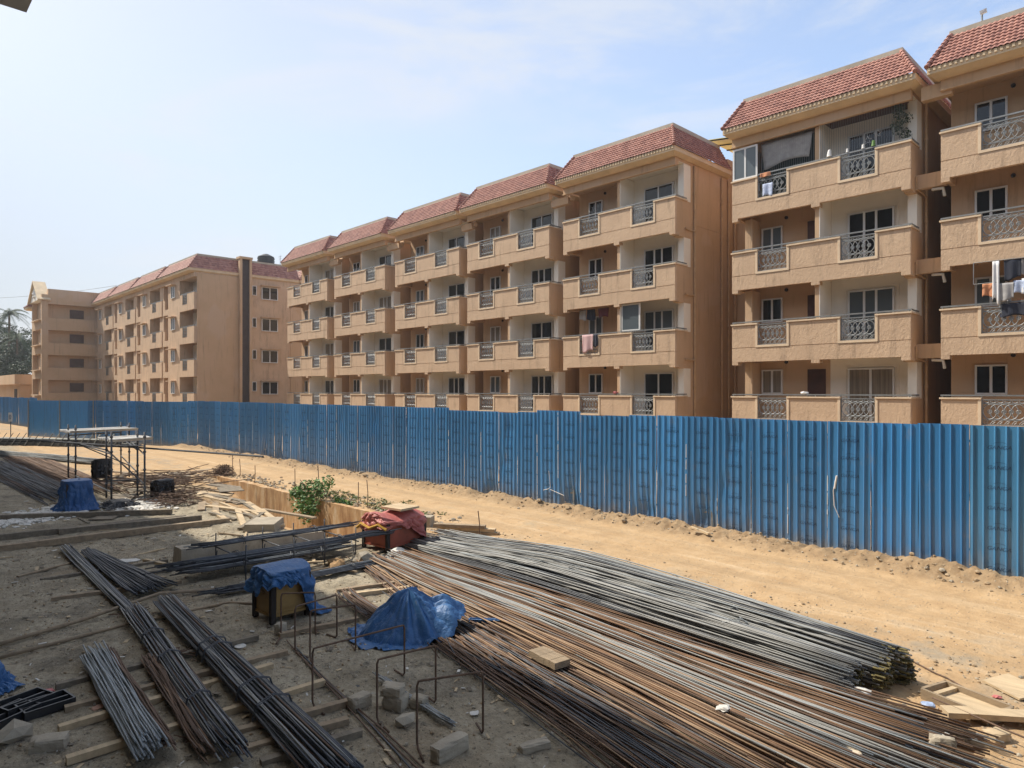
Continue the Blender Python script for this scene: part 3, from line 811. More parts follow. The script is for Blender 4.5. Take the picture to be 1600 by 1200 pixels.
for i, (q, t) in enumerate(((.25,.80),(.55,.78),(.8,.62),(.45,.45))):
    yl, yr, bu = stack_y(q); x = -13.2+10.3*t; y = yl+(yr-yl)*t+math.sin(PI*t)*bu; z = stack_top(q,t)+.06; P = []
    for k in range(14): P.append((x+.10*math.sin(k*1.9)+.015*k, y-.16+.026*k, z+.03*math.sin(k*2.7)))
    tag(MB().tube(P, .007, 5).build('tie_wire', M['steel_blue']), ('twisted tie wire near the right end of the tall stack','second twisted tie wire beside the first on the tall stack','tie wire on the road side of the tall stack','tie wire halfway along the tall stack')[i], 'tie wire', 'tie wires on the tall stack')
# the wide spread of rusty and grey bars
def spread_col(y):
    u = rb.random()
    if y > 8.12: return M['rust'] if u < .6 else M['rust_dark']
    if y > 7.93: return M['steel_blue'] if u < .8 else M['steel']
    if y > 7.72: return M['rust'] if u < .7 else M['rust_pale']
    if y > 7.15: return (M['steel'] if u < .55 else M['steel_blue']) if u < .85 else M['rust_dark']
    if y > 6.5: return M['rust'] if u < .35 else (M['rust_pale'] if u < .7 else M['rust_dark'])
    if y > 6.15: return M['rust_pale'] if u < .5 else M['rust']
    return M['rust_dark'] if u < .6 else (M['rust_pale'] if u < .75 else M['steel_dark'])
def spread_yl(y): return 7.15+(y-5.0)/3.6*1.9
LABS = {'grey_steel':'grey steel bar in the wide low spread of loose bars', 'bluish_steel':'bluish steel bar in the wide low spread of loose bars',
        'dark_steel':'dark steel bar in the wide low spread of loose bars', 'orange_rust':'orange rusty steel bar in the wide low spread of loose bars',
        'pale_rust':'pale rusty steel bar in the wide low spread of loose bars', 'brown_rust':'brown rusty steel bar in the wide low spread of loose bars'}
NS = 196
for n in range(NS+420):
    top = n < NS
    y = 4.95+3.65*((n+rb.random())/NS) if top else rb.uniform(5.0,8.6)
    yl = spread_yl(y)
    xa = -12.55+rb.gauss(0,.28); xb = -1.85+rb.gauss(0,.22)
    if y < 7.3: xb = -2.2+rb.gauss(0,.45)
    if y < 6.2: xb = rb.uniform(-3.6,.8)
    if y < 6.15: xa = -9.8+rb.gauss(0,.7)
    if 5.95 < y < 6.38: xb = -6.3+rb.gauss(0,.5)
    if y < 6.15 and xa > -10.: yl += (xa+12.5)/10.*(y-yl)
    lift = (.11 if y > 6.5 else .05)
    base = rb.uniform(.0,.03)+lift*rb.uniform(.55,1.) if top else rb.uniform(.0,lift*.6)
    def zf(x, y_, t, b=base): return .028+b+.018*math.sin(x*.9+y_)+max(0., gh(x,y_))*.6
    yj = y+rb.gauss(0,.05)
    if rb.random() < .22: yj += rb.uniform(-.45,.45); base += .02 if top else 0.; xb -= rb.random()*.8
    if y < 6.2: yl += rb.gauss(0,.12)
    pts = bar_pts(xa, yl+rb.gauss(0,.05), xb, yj, zf, rb, 10, .05)
    m = spread_col(y+rb.gauss(0,.16)); m = M['steel'] if y > 6.4 and rb.random() < .12 else m
    r = .0098 if y > 6.3 else .0086
    if top: bar_obj(pts, r, m, LABS[m.name], 'loose bars of the wide spread')
    else: stuff.tube(pts, r, 5, {'grey_steel':0,'bluish_steel':1,'dark_steel':1}.get(m.name, 2 if m is M['rust'] else 3))
tag(stuff.build('steel_bar_heap', [M['steel'], M['steel_dark'], M['rust'], M['rust_dark']], smooth=True), 'mass of steel bars lying beneath the top layer of the piles', 'steel bars', kind='stuff')
tag(tips.build('bar_tips', M['tip']), 'yellow-daubed cut ends massed at the right end of the tall grey stack', 'bar ends', kind='stuff')
# a few loose bars on the bare ground
for (a, b, m, l) in (((-9.6,4.62),(-5.0,3.75),'rust_dark','thin bar on bare ground alongside the dark tied bundle'),
                     ((-9.3,4.60),(-4.9,3.82),'steel_dark','thin bar on bare ground alongside the dark tied bundle'),
                     ((-9.0,4.50),(-4.8,3.86),'rust_dark','thin bar on bare ground alongside the dark tied bundle'),
                     ((-8.2,4.40),(-4.6,3.9),'rust_dark','thin bar on bare ground alongside the dark tied bundle'),
                     ((-3.0,10.55),(-1.8,9.72),'rust_dark','single bent bar lying on the sand near the wooden tray'),
                     ((-2.3,9.1),(-.7,8.55),'rust_dark','single bar lying across the plank and the brick'),
                     ((-2.1,8.25),(-1.2,8.1),'rust_dark','short bar sticking out onto sand past the upright block'),
                     ((-1.35,8.6),(-.9,8.75),'rust_dark','stray short bar on the sand at the lower right edge')):
    ra = random.Random(l); zc = .13 if 'across' in l else .02
    pts = bar_pts(a[0],a[1],b[0],b[1], lambda x,y,t: zc+max(0,gh(x,y)), ra, 8, .03)
    bar_obj(pts, .010, M[m], l, 'thin bars beside the tied bundle' if 'alongside' in l else None)

def bundle(label, xa, ya, xb, yb, w0, w1, h, n, cols, z0=.10, ties=(.3,.7), seed=1, r=.010, group='tied bundles of steel bars', crown=True, ragged=.12, fray=.03):
    rnd = random.Random(seed); a = Vector((xa,ya,0)); b = Vector((xb,yb,0)); d = (b-a).normalized(); sd = Vector((-d.y,d.x,0))
    m = MB()
    for i in range(n):
        q = rnd.uniform(-1,1); lay = rnd.random()
        hz = h*(1-abs(q)**2.5*.8) if crown else h
        ea = a - d*rnd.gauss(0,ragged); eb = b + d*rnd.gauss(0,ragged)
        q2 = q+rnd.gauss(0,.12); ph = rnd.uniform(0,6)
        pts = []
        for k in range(9):
            t = k/8; c = ea+(eb-ea)*t; w = w0+(w1-w0)*t
            c = c + sd*(w*.5*(q+(q2-q)*t) + .012*math.sin(ph+6*t))
            ground = max(0., gh(c.x,c.y))
            c.z = z0 + ground + hz*lay*(.85+.15*math.sin(PI*t)) + fray*rnd.random()*(abs(t-.5)*2)**3
            pts.append(c)
        ci = 0 if rnd.random() < .55 else rnd.randrange(len(cols))
        if len(cols) == 2 and 'rust' in cols[1]: ci = 1 if q > .55 else 0      # rusty bars along one side
        m.tube(pts, r, 5, ci)
    o = m.build('steel_bundle', [M[c] for c in cols], smooth=True)
    tag(o, label, 'steel bundle', group)
    for t in ties:
        c = a+(b-a)*t; w = (w0+(w1-w0)*t)*.5+.02
        tm = MB()
        for e in (-.018,.018):
            P = [c+d*e-sd*w+Vector((0,0,z0-.02)), c+d*(e+.02)-sd*w*.8+Vector((0,0,z0+h*.8+.02)), c+d*e+Vector((0,0,z0+h+.05)), c+d*(e-.02)+sd*w*.8+Vector((0,0,z0+h*.8+.02)), c+d*e+sd*w+Vector((0,0,z0-.02))]
            tm.tube(P, .0075, 5)
        tm.build('binding', M['steel_dark'], o)
    return o
bundle('short grey bundle with a rusty brown side lying on battens at lower left', -10.55,2.37,-7.45,2.17,.42,.34,.15,110,['steel_blue','rust_dark'],.10,(),1,.011)
bundle('thin dark bundle bristling at its far end, left of the thick tied bundle', -12.3,3.28,-6.75,2.70,.30,.26,.12,60,['steel_dark','steel','rust_dark'],.12,(.28,.47,.75),2)
bundle('rusty short bundle beside the thin dark bundle', -9.9,2.86,-7.15,2.56,.20,.18,.08,34,['rust_dark','rust_dark','rust'],.08,(),3,.010,ragged=.2)
bundle('thick dark bundle tied with square rings, running to the bottom edge', -12.4,3.80,-5.7,3.25,.34,.46,.16,100,['steel_dark','steel','rust_dark'],.11,(.40,.44,.66,.75),4,.011)
bundle('flat splayed bundle at left on two battens', -17.6,3.78,-13.5,3.95,.30,.75,.08,80,['steel_dark','steel','steel_dark'],.10,(),5,.011)
bundle('long narrow bundle lying under the flat splayed one', -18.6,3.52,-11.0,3.22,.24,.20,.09,34,['steel_dark','steel'],.06,(),6,.011)
bundle('small bundle of short bars between the two blue tarpaulins', -10.9,6.35,-9.55,6.10,.36,.34,.05,36,['rust_dark','steel_dark','rust_dark'],.07,(),7,.010)
bundle('short bluish bundle leaning by the stacked concrete blocks', -7.4,4.85,-5.95,4.75,.09,.08,.05,14,['steel_blue','steel'],.03,(),8,.009)
for k, (xa, ya, yb, z0, h, w, n, l) in enumerate(((-13.45,4.30,8.75,.44,.10,.36,70,'upper black bundle nearest the bars, resting on thin stands'),
                                            (-14.7,5.2,8.5,.47,.09,.30,50,'upper black bundle farthest back on the thin stands'),
                                            (-14.15,4.7,8.0,.16,.14,.70,90,'lower black bundle on timbers beneath the stands'),
                                            (-12.5,4.7,8.25,.07,.07,.30,50,'black bundle lying on the ground behind the yellow machine'))):
    bundle(l, xa, ya, xa+.12, yb, w*.9, w, h, n, ['steel_dark','steel_dark','steel_blue'], z0, (.25,.75), 20+k, .0115, 'black bundles by the stands', ragged=.2)
# far-left piles
for k, (xa, ya, xb, yb, w0, w1, h, n, c, l, rg_) in enumerate(((-42.5,5.0,-28.6,5.1,2.0,1.3,.10,190,['steel_dark','rust_dark','steel_dark'],'dark pile of bars spilling in from the far left edge',1.2),
                                               (-46,6.7,-29.8,6.6,1.9,1.1,.14,200,['rust_dark','rust_dark','rust'],'rusty pile of bars at far left beyond the dark pile',1.6),
                                               (-49.5,5.8,-39.5,8.9,.9,.6,.30,120,['steel_blue','steel','steel_dark'],'arched pale grey bundle of bars at far left near the scaffold',.5))):
    bundle(l, xa, ya, xb, yb, w0, w1, h, n, c, .03, (), 40+k, .012, 'piles of bars at far left', ragged=rg_, fray=.0)

# ------------------------------------------------------------------ timbers
def timber(label, a, b, w=.09, h=.075, m='wood', z=0., group='battens under the bars', name='timber_batten', cat='timber'):
    d = (Vector((*b,0))-Vector((*a,0))); c = (Vector((*a,0))+Vector((*b,0)))/2; c.z = z+max(0,gh(c.x,c.y)*.5)-.012
    A = -d/2; B = d/2
    mb = MB(); n = 5; rt = random.Random(label+str(a))
    prev = A
    for i in range(n):                                     # slightly bowed, worn timber
        nx_ = A+(B-A)*((i+1)/n)+Vector((0,0,rt.uniform(-.004,.006)))
        if i == n-1: nx_ = B
        mb.beam(prev, nx_, w*rt.uniform(.97,1.03), h*rt.uniform(.97,1.03)); prev = nx_
    o = mb.build(name, M[m], loc=c); return tag(o, label, cat, group)
TB = [((-10.08,1.80),(-10.0,4.35),'batten under the far end of the short grey bundle, darkest of the row','wood_grey'),
      ((-9.32,1.75),(-9.15,4.40),'second batten along under the short grey bundle','wood'),
      ((-8.82,1.60),(-8.85,4.05),'round-ended batten third along under the short grey bundle','wood_pale'),
      ((-8.02,1.52),(-7.9,4.30),'pale batten under the near end of the short grey bundle','wood_pale'),
      ((-7.45,2.55),(-7.15,4.28),'batten under the near end of the thick dark bundle','wood'),
      ((-7.0,2.52),(-6.78,3.98),'paired batten nearest the bottom edge under the thick bundle','wood'),
      ((-6.6,2.9),(-6.45,3.95),'short batten stub beside the paired batten at the bottom','wood_grey'),
      ((-16.0,2.6),(-15.9,4.9),'batten under the far half of the flat splayed bundle','wood_grey'),
      ((-14.4,2.5),(-13.95,4.55),'batten under the near half of the flat splayed bundle','wood'),
      ((-15.1,3.9),(-15.0,4.7),'thin batten beside the flat splayed bundle','wood_grey'),
      ((-9.85,4.62),(-9.68,5.88),'brown batten on the ground in front of the yellow machine','wood'),
      ((-10.95,6.3),(-10.55,7.5),'batten lying behind the small bundle of short bars','wood_pale'),
      ((-11.3,6.4),(-10.9,7.7),'batten farther back behind the small bundle','wood'),
      ((-16.3,4.55),(-15.6,4.75),'short thick offcut lying beside the long concrete kerb','wood_pale')]
for a, b, l, m in TB: timber(l, a, b, m=m)
def pole(label, pts, r, m): return tag(MB().tube(pts, r, 7).build('thin_pole', M[m], smooth=True), label, 'pole', 'thin poles on the ground')
pole('long pale pole lying across the yard from the left edge', [(-12.3,1.3,.03),(-12.7,2.6,.04),(-13.1,3.9,.12),(-12.9,5.0,.03)], .03, 'wood')
pole('thin pole nearer than the long pale one at left', [(-11.7,1.25,.03),(-12.0,3.0,.03),(-12.0,4.7,.03),(-11.5,5.1,.03)], .025, 'wood')
for (a, b, l, m) in (((-24.8,2.4),(-22.0,6.9),'farthest of the long dark planks across the left yard','wood_grey'),
                  ((-21.3,1.9),(-20.8,6.9),'second long dark plank across the left yard','wood_grey'),
                  ((-20.9,3.8),(-20.4,7.2),'short plank butting the second long dark plank','wood_grey'),
                  ((-19.7,1.8),(-19.4,7.6),'nearest of the long dark planks across the left yard','wood')):
    timber(l, a, b, .16, .15, m, group='long planks across the left yard', name='long_plank', cat='plank')
for k, (a, b, z, l) in enumerate((((-14.35,11.05),(-12.9,12.0),.0,'lowest plank of the small stack by the road'),
                             ((-14.3,11.12),(-13.0,11.97),.085,'middle plank of the small stack by the road'),
                             ((-14.33,11.0),(-13.2,11.8),.17,'top plank of the small stack by the road'))):
    timber(l, a, b, .20, .08, ('wood','wood_pale','wood')[k], z, 'planks stacked by the road', 'plank', 'plank')
timber('thick plank end lying on the rusty bars', (-6.45,6.70),(-5.9,6.62), .26,.09,'wood',.14,None,'plank','plank')
timber('wide grey board half buried under bars at the bottom edge', (-4.5,6.12),(-3.15,5.95), .38,.05,'wood_grey',.05,None,'board','board')
timber('long pale plank resting on the sand at the right edge', (-2.12,8.86),(-.9,9.85), .20,.06,'wood_pale',.09,None,'plank','plank')
tag(MB().hexa([(-2.05,10.35,.02),(-1.62,10.05,.02),(-1.40,10.45,.03),(-1.85,10.75,.05),(-2.05,10.35,.05),(-1.62,10.05,.045),(-1.40,10.45,.055),(-1.85,10.75,.08)]).build('plywood_offcut', M['wood_pale']), 'square plywood offcut lying on the sand beyond the wooden tray', 'board')
timber('piece of plank against the foot of the blue fence', (-9.15,15.35),(-8.55,15.6), .10,.06,'wood',.03,None,'plank','plank')
timber('second slat crossing the plank at the foot of the fence', (-9.5,15.75),(-8.75,15.3), .07,.05,'wood_pale',.06,None,'plank','plank')
rr = random.Random(5)
for i in range(62):
    a = (-36+rr.uniform(0,16), 8.6+rr.uniform(-.9,.8)); an = rr.uniform(-1.0,.5); ln = rr.uniform(.6,3.6); b = (a[0]+ln*math.cos(an), min(11.2, a[1]+ln*math.sin(an)*.6))
    timber('loose scrap plank in the litter between scaffold and pit', a, b, rr.uniform(.08,.22), .05, rr.choice(['wood','wood_pale','wood_grey']), .02, 'scrap planks near the pit', 'scrap_plank', 'plank')
for i in range(26):
    a = (rr.uniform(-27,-14.5), rr.uniform(1.6,8.2)); an = rr.uniform(-.9,2.4); ln = rr.uniform(.3,1.3)
    timber('stray stick on the bare dirt of the left yard', a, (a[0]+math.cos(an)*ln, a[1]+math.sin(an)*ln), rr.uniform(.03,.08), .03, rr.choice(['wood_grey','wood','wood_pale']), .01, 'stray sticks in the left yard', 'scrap_stick', 'stick')
for i in range(9):
    a = (rr.uniform(-33,-23.5), rr.uniform(6.0,10.6)); an = rr.uniform(-.7,.7); ln = rr.uniform(.8,1.9)
    timber('weathered board lying flat near the scaffold', a, (a[0]+math.cos(an)*ln, a[1]+math.sin(an)*ln), rr.uniform(.4,.9), .03, rr.choice(['wood_grey','wood','wood_pale']), .02+.03*(i%3), 'flat boards near the scaffold', 'board', 'board')
for i in range(9):
    a = (-13.2+rr.uniform(-.5,.9), 6.4+rr.uniform(0,2.0)); an = rr.uniform(0,3.1); ln = rr.uniform(.4,1.3)
    timber('broken stick in the scrap heap under the black stands', a, (a[0]+math.cos(an)*ln, a[1]+math.sin(an)*ln), rr.uniform(.03,.09), .03, rr.choice(['wood_pale','wood']), rr.uniform(.0,.10), 'sticks in the scrap heap', 'scrap_stick', 'stick')
# wooden tray at lower right
tray = empty('wooden_tray', (-2.03,9.42,.03), 'shallow wooden mortar tray with raised sides on the sand at lower right', 'tray', rotz=-.32)
q = MB(); q.box(-.36,-.22,.0,.36,.22,.03); q.build('base', M['wood_pale'], tray)
for (a,b,c,d,n) in ((-.38,-.26,.38,-.221,'side'),(-.38,.221,.38,.26,'side'),(-.40,-.22,-.361,.22,'side'),(.361,-.22,.40,.22,'side')):
    MB().box(a,b,-.02,c,d,.10).build(n, M['wood'], tray)
MB().box(-.29,-.2195,.031,-.23,.2195,.075).build('slat', M['wood_pale'], tray)

# ------------------------------------------------------------------ concrete, stones
def block(label, c, sx, sy, sz, rot, m='concrete', z=0., chip=True, group=None, name='concrete_block', tilt=0.):
    bm = bmesh.new(); bmesh.ops.create_cube(bm, size=1)
    bmesh.ops.subdivide_edges(bm, edges=bm.edges[:], cuts=4, use_grid_fill=True)
    rk = random.Random(label)
    for v in bm.verts:
        e = sum(abs(abs(k)-.5) < .01 for k in v.co)
        v.co = Vector((v.co.x*sx, v.co.y*sy, (v.co.z+.5)*sz))
        if e >= 2:
            k = .010*rk.random()+.004
            v.co -= Vector((math.copysign(k,v.co.x), math.copysign(k,v.co.y), k if v.co.z > sz/2 else -k*.2))
        v.co += Vector([rk.uniform(-.003,.003) for _ in range(3)])
    if chip:
        corner = Vector((sx/2*rk.choice([-1,1]), -sy/2, sz)); rad = min(sx,sz)*.45
        for v in bm.verts:
            dd = (v.co-corner).length
            if dd < rad: v.co += (Vector((0,0,sz*.3))-v.co)*.28*(1-dd/rad)
    me = bpy.data.meshes.new(name); bm.to_mesh(me); bm.free(); me.materials.append(M[m])
    o = bpy.data.objects.new(name, me); COL.objects.link(o)
    o.location = (c[0], c[1], z+gh(c[0],c[1])-.006); o.rotation_euler = (tilt, tilt*.5, rot)
    return tag(o, label, 'concrete block', group)
GB = 'grey concrete blocks in the yard'
block('squat grey block with a hollow, standing alone by the dark hole', (-7.05,4.30), .16,.26,.16, .15, group=GB)
block('lower left block of the small stack among the wire stands', (-6.72,4.58), .28,.20,.17, .45, group=GB)
block('lower right block of the small stack among the wire stands', (-6.55,4.80), .20,.16,.15, .35, 'concrete', group=GB)
block('block sitting on top of the small stack among the wire stands', (-6.74,4.56), .26,.20,.12, .6, z=.17, group=GB)
block('long rough-topped block by the nearest wire stand', (-5.45,4.38), .16,.44,.17, .10, chip=False, group=GB)
block('small block leaning on the leg of the yellow machine', (-10.02,4.72), .14,.17,.18, .5, group=GB)
block('flat broken block at the edge of the bars, bottom centre', (-4.92,5.08), .12,.34,.09, -.30, group=GB)
block('grey block lying at lower left below the black trays', (-8.52,1.46), .34,.20,.15, 1.1, group=GB)
block('brick-sized block on the sand below the plank, lower right', (-1.62,8.82), .17,.24,.10, -.5, 'wood_pale', chip=False, group=GB)
block('upright block at the right ends of the rusty bars', (-1.93,8.0), .24,.09,.20, .35, 'concrete', chip=True, group=GB)
tag(MB().rock((0,0,.05),.13,.10,.09,random.Random(3),0,.2).build('stone', M['concrete'], loc=(-6.30,4.42,0)), 'small broken stone in front of the block stack', 'stone')
tag(MB().rock((0,0,.06),.2,.15,.12,random.Random(8),0,.25).build('boulder', M['concrete'], loc=(-8.95,1.22,0)), 'lumpy rubble boulder at the lower left edge', 'boulder')
tag(MB().rock((0,0,.05),.16,.12,.1,random.Random(9),0,.25).build('boulder', M['concrete'], loc=(-9.05,1.02,0)), 'smaller boulder cut by the lower left edge', 'boulder')
k = MB(); k.hexa([(-15.9,5.0,-.02),(-15.35,5.0,-.02),(-15.7,8.6,-.02),(-16.2,8.6,-.02),(-15.85,5.02,.34),(-15.4,5.02,.34),(-15.75,8.6,.17),(-16.15,8.6,.17)])
tag(k.build('concrete_kerb', M['concrete']), 'long low concrete kerb behind the black bundles', 'kerb')
k = MB(); k.hexa([(-17.9,7.35,-.1),(-17.3,8.0,-.1),(-18.2,8.7,-.1),(-18.8,8.1,-.1),(-17.85,7.4,.20),(-17.35,7.98,.20),(-18.2,8.65,.20),(-18.7,8.1,.20)])
tag(k.build('concrete_footing', M['concrete']), 'tan concrete footing block standing before the pit', 'concrete block')
k = MB(); k.hexa([(-15.6,10.9,0),(-14.9,11.3,0),(-15.1,11.6,0),(-15.8,11.2,0),(-15.6,10.9,.28),(-14.9,11.3,.28),(-15.1,11.6,.28),(-15.8,11.2,.28)])
tag(k.build('concrete_footing', M['concrete']), 'small concrete stub behind the red covered machine', 'concrete block')
# pit wall: stained concrete facing of the sunken trench
def pitwall(nt, b):
    p = pos(nt)
    c = ramp(nt, noi(nt, pos(nt,(1,1,.25)), 2.2, 6, .7), [(.38,(.30,.16,.07)),(.52,(.50,.31,.15)),(.66,(.62,.50,.35))])
    c = mixc(nt, maprange(nt, noi(nt, pos(nt,(3,3,.3)), 2., 5, .7), .56, .75), c, (.25,.19,.12))
    L(nt, c, b.inputs['Base Color']); bump(nt, b, noi(nt, p, 14, 5), .6, .02)
M['pitwall'] = mat('stained_concrete', pitwall, rough=.95)
k = MB(); n = 34; P = []
for i in range(n+1):
    x = -30.8+(15.4)*i/n; P.append((x, 11.40+.03*nz(x,0), .02+.05*nz(x*1.3,4.)))
for (a, b) in zip(P, P[1:]):
    k.hexa([(a[0],a[1]-.05,-1.6),(b[0],b[1]-.05,-1.6),(b[0],b[1]+.14,-1.6),(a[0],a[1]+.14,-1.6),(a[0],a[1]-.05,a[2]),(b[0],b[1]-.05,b[2]),(b[0],b[1]+.14,b[2]),(a[0],a[1]+.14,a[2])])
tag(k.build('trench_wall', M['pitwall']), 'orange stained concrete retaining wall of the trench beside the road', 'wall')

# ------------------------------------------------------------------ wire stands
def stand(label, a, b, h, foot=.32, side=1, r=.0125):
    a = Vector((*a,0)); b = Vector((*b,0)); d = (b-a).normalized(); f = Vector((d.y,-d.x,0))*foot*side
    z = Vector((0,0,1)); g0 = z*.012; bend = .05
    pts = [a+f+g0, a+f*.15+g0, a+z*.05, a+z*(h-bend), a+z*h*.995+d*bend*.3, a+z*h+d*bend, b+z*h-d*bend, b+z*h*.995-d*bend*.3, b+z*(h-bend), b+z*.05, b-f*.1+g0, b-f*.8+g0]
    o = MB().tube([p-a for p in pts], r, 7).build('wire_stand', M['rust_dark'], loc=a, smooth=True)
    return tag(o, label, 'wire stand', 'bent bar stands in the yard')
stand('bent bar stand farthest left, beside the yellow machine', (-9.86,4.65),(-9.55,5.05), .66)
stand('bent bar stand second from the yellow machine', (-9.12,4.51),(-9.2,5.22), .66)
stand('bent bar stand in front of the blue tarpaulin heap, small', (-8.75,4.55),(-8.55,5.15), .68)
stand('widest bent bar stand, tall, reaching toward the blue tarpaulin heap', (-7.44,3.90),(-7.36,5.16), .68)
stand('bent bar stand around the stacked blocks', (-6.58,4.24),(-6.46,4.98), .70)
stand('nearest bent bar stand, over the long rough block', (-5.82,4.24),(-5.52,4.90), .69)
for i, y in enumerate((5.5, 6.5, 7.2, 7.95)):
    s = MB(); xa, xb = -14.75+.05*i, -13.20
    for x in (xa, xb): s.tube([(x,y,0),(x+.01,y,.72)], .014, 6)
    s.tube([(xa-.1,y,.43),(xb+.12,y,.43)], .014, 6)
    s.tube([(xb,y,.05),(xb-.42,y+.12,.42)], .010, 5); s.tube([(xa,y,.05),(xa+.35,y-.1,.42)], .010, 5)
    tag(s.build('wire_stand', M['steel_dark'], smooth=True), ('black stand at the near end of the black bundles','second black stand under the black bundles','third black stand under the black bundles','black stand at the far end beside the red covered machine')[i], 'wire stand', 'black stands under the bundles')
for i, (x, y, h) in enumerate(((-29.75,11.8,1.0),(-29.3,11.95,.8),(-23.5,11.6,.9),(-21.9,11.7,1.1),(-19.45,11.8,.8),(-19.2,12.0,.85),(-27.2,11.7,.7),(-13.0,11.4,.7))):
    s = MB().tube([(0,0,-.1),(.02,.01,h*.5),(.03*(-1)**i,.0,h)], .014, 5)
    tag(s.build('starter_bar', M['rust_dark'], loc=(x,y,gh(x,y+.2 if y<11.8 else y))), ('leftmost','leaning','straight','tall','near','rearmost','short','lone roadside')[i]+' rusty starter bar standing '+('by the dry bush' if i < 2 else 'at the small plank stack' if i == 7 else 'along the trench wall'), 'starter bar', 'starter bars along the trench')

# ------------------------------------------------------------------ machines and tarpaulins
def tarp_mat(name, base, fade):
    def bld(nt, b):
        p = pos(nt)
        c = ramp(nt, noi(nt, p, 3, 6, .7), [(.3, base), (.75, fade)])
        c = mixc(nt, maprange(nt, noi(nt, p, 9, 6, .75), .58, .74), c, tuple(.5*x+.16 for x in fade))
        L(nt, c, b.inputs['Base Color']); bump(nt, b, noi(nt, p, 18, 5, .6), .5, .03)
    return mat(name, bld, base, .48, 0, .5)
M['tarp'] = tarp_mat('blue_tarpaulin', (.025,.095,.24), (.055,.165,.36))
M['tarp_far'] = tarp_mat('deep_blue_tarpaulin', (.018,.075,.21), (.032,.11,.28))
M['tarp_red'] = tarp_mat('faded_red_tarpaulin', (.40,.085,.075), (.52,.20,.17))
M['yellow'] = simple('worn_yellow_paint', (.30,.18,.055), .6, .25, 4, dirt=((.16,.10,.05), .55))
M['red'] = simple('worn_red_paint', (.36,.085,.045), .6, .25, 4, dirt=((.15,.08,.05), .58))
M['black'] = simple('black_plastic_sheet', (.018,.018,.02), .45, .3, 3)
M['white'] = simple('dirty_white', (.62,.59,.53), .8, .2, 5)
def drape(label, m, c, hx, hy, ztop, hem, rot=0., flare=.12, fold=.07, seed=0, top=None, spread=.0, kf=9, power=4., name='tarpaulin'):
    """cloth over a box: flat top, folded sides down to hem(theta), skirt spreading on the ground"""
    rn = random.Random(seed); nt_ = 180; v = []; f = []
    ph = [rn.uniform(0,6.28) for _ in range(4)]
    rows_t, rows_s = 8, 26
    def bd(th):
        c_, s_ = math.cos(th), math.sin(th)
        k = (abs(c_/hx)**power + abs(s_/hy)**power)**(-1/power); return c_*k, s_*k
    for i in range(nt_):
        th = 2*PI*i/nt_; bx, by = bd(th); hz = hem(th)
        wave = math.sin(round(kf)*th+ph[0]+1.2*math.sin(2*th+ph[1])) + .6*math.sin(round(kf*2.3)*th+ph[2]) + .5*nz(math.cos(th)*9, math.sin(th)*9, seed)
        for j in range(rows_t):
            q = (j+1)/rows_t
            z = ztop + (top(bx*q,by*q) if top else 0) + .014*nz(bx*q*6+seed, by*q*6, seed) - .02*q**4
            v.append((bx*q*.98, by*q*.98, z))
        z1 = ztop + (top(bx,by) if top else 0)
        for j in range(rows_s):
            q = (j+1)/rows_s
            kk = 1 + flare*q + fold*wave*q**.8
            z = z1 + (hz-z1)*q + .045*nz(math.cos(th)*4, math.sin(th)*4, q*5+seed)*min(1,q*3)*(1-.6*q); kk += .05*nz(math.cos(th)*5+7, math.sin(th)*5, q*6+seed)*min(1,q*3)
            if hz < .06 and q > .8:
                kk += spread*(q-.8)/.2*(1+.5*math.sin(3*th+ph[3])+.25*wave); z = max(.012+.03*max(0,wave)*(1-q), z)
            rdg = (abs(nz(math.cos(th)*3.2+seed, math.sin(th)*3.2, q*3.5))-.22)*min(1,q*4); kk += .16*rdg*(1+spread)
            rd2 = (abs(nz(math.cos(th)*8+seed, math.sin(th)*8, q*9))-.2)*min(1,q*4); kk += .03*rd2
            z += .07*rd2*(1 if hz < .06 and q > .6 else .4)
            v.append((bx*kk, by*kk, max(z, .012+.05*max(0,rd2)+.04*max(0,rdg))))
    n = rows_t+rows_s; ctr = len(v); v.append((0,0,ztop+(top(0,0) if top else 0)))
    for i in range(nt_):
        a = i*n; b = ((i+1) % nt_)*n
        f.append((ctr, a, b))
        for j in range(n-1): f.append((a+j, a+j+1, b+j+1, b+j))
    mb = MB(); mb.v = v; mb.f = f; mb.m = [0]*len(f)
    o = mb.build(name, M[m], loc=c, smooth=False, rotz=rot)
    md = o.modifiers.new('thick', 'SOLIDIFY'); md.thickness = .006; md.offset = 1
    return tag(o, label, 'tarpaulin', None)
def machine(label, c, w, d, h, col, rot, legs=.14, tall=True):
    e = empty('bending_machine', c, label, 'machine', rotz=rot)
    b = MB(); b.box(-w/2,-d/2,legs,w/2,d/2,h).box(-w/2-.02,-d/2-.02,legs-.04,w/2+.02,d/2+.02,legs-.0005); b.build('body', M[col], e)
    for (a, s) in ((-1,-1),(1,-1),(-1,1),(1,1)):
        MB().box(a*w/2-.04,s*d/2-.04,0,a*w/2+.04,s*d/2+.04,h-.001).build('leg', M['dark'], e)
    p = MB(); p.box(-w/2+.07,-d/2-.012,legs+.08,w/2-.07,-d/2-.0005,h-.08); p.box(-.05,-d/2-.03,(legs+h)/2,.05,-d/2-.0125,(legs+h)/2+.03)
    p.build('door', M[col], e)
    p = MB(); p.box(w/2+.0005,-d/2+.06,legs+.08,w/2+.014,d/2-.06,h-.08); p.build('side_panel', M[col], e)
    t = MB(); t.box(-w/2-.03,-d/2-.03,h+.0005,w/2+.03,d/2+.03,h+.03); t.tube([(0,0,h+.03),(0,0,h+.10)], .12, 14).tube([(.10,.05,h+.03),(.10,.05,h+.14)], .03, 8)
    t.build('turntable', M['dark'], e)
    return e
cy = (-10.80,5.10,0)
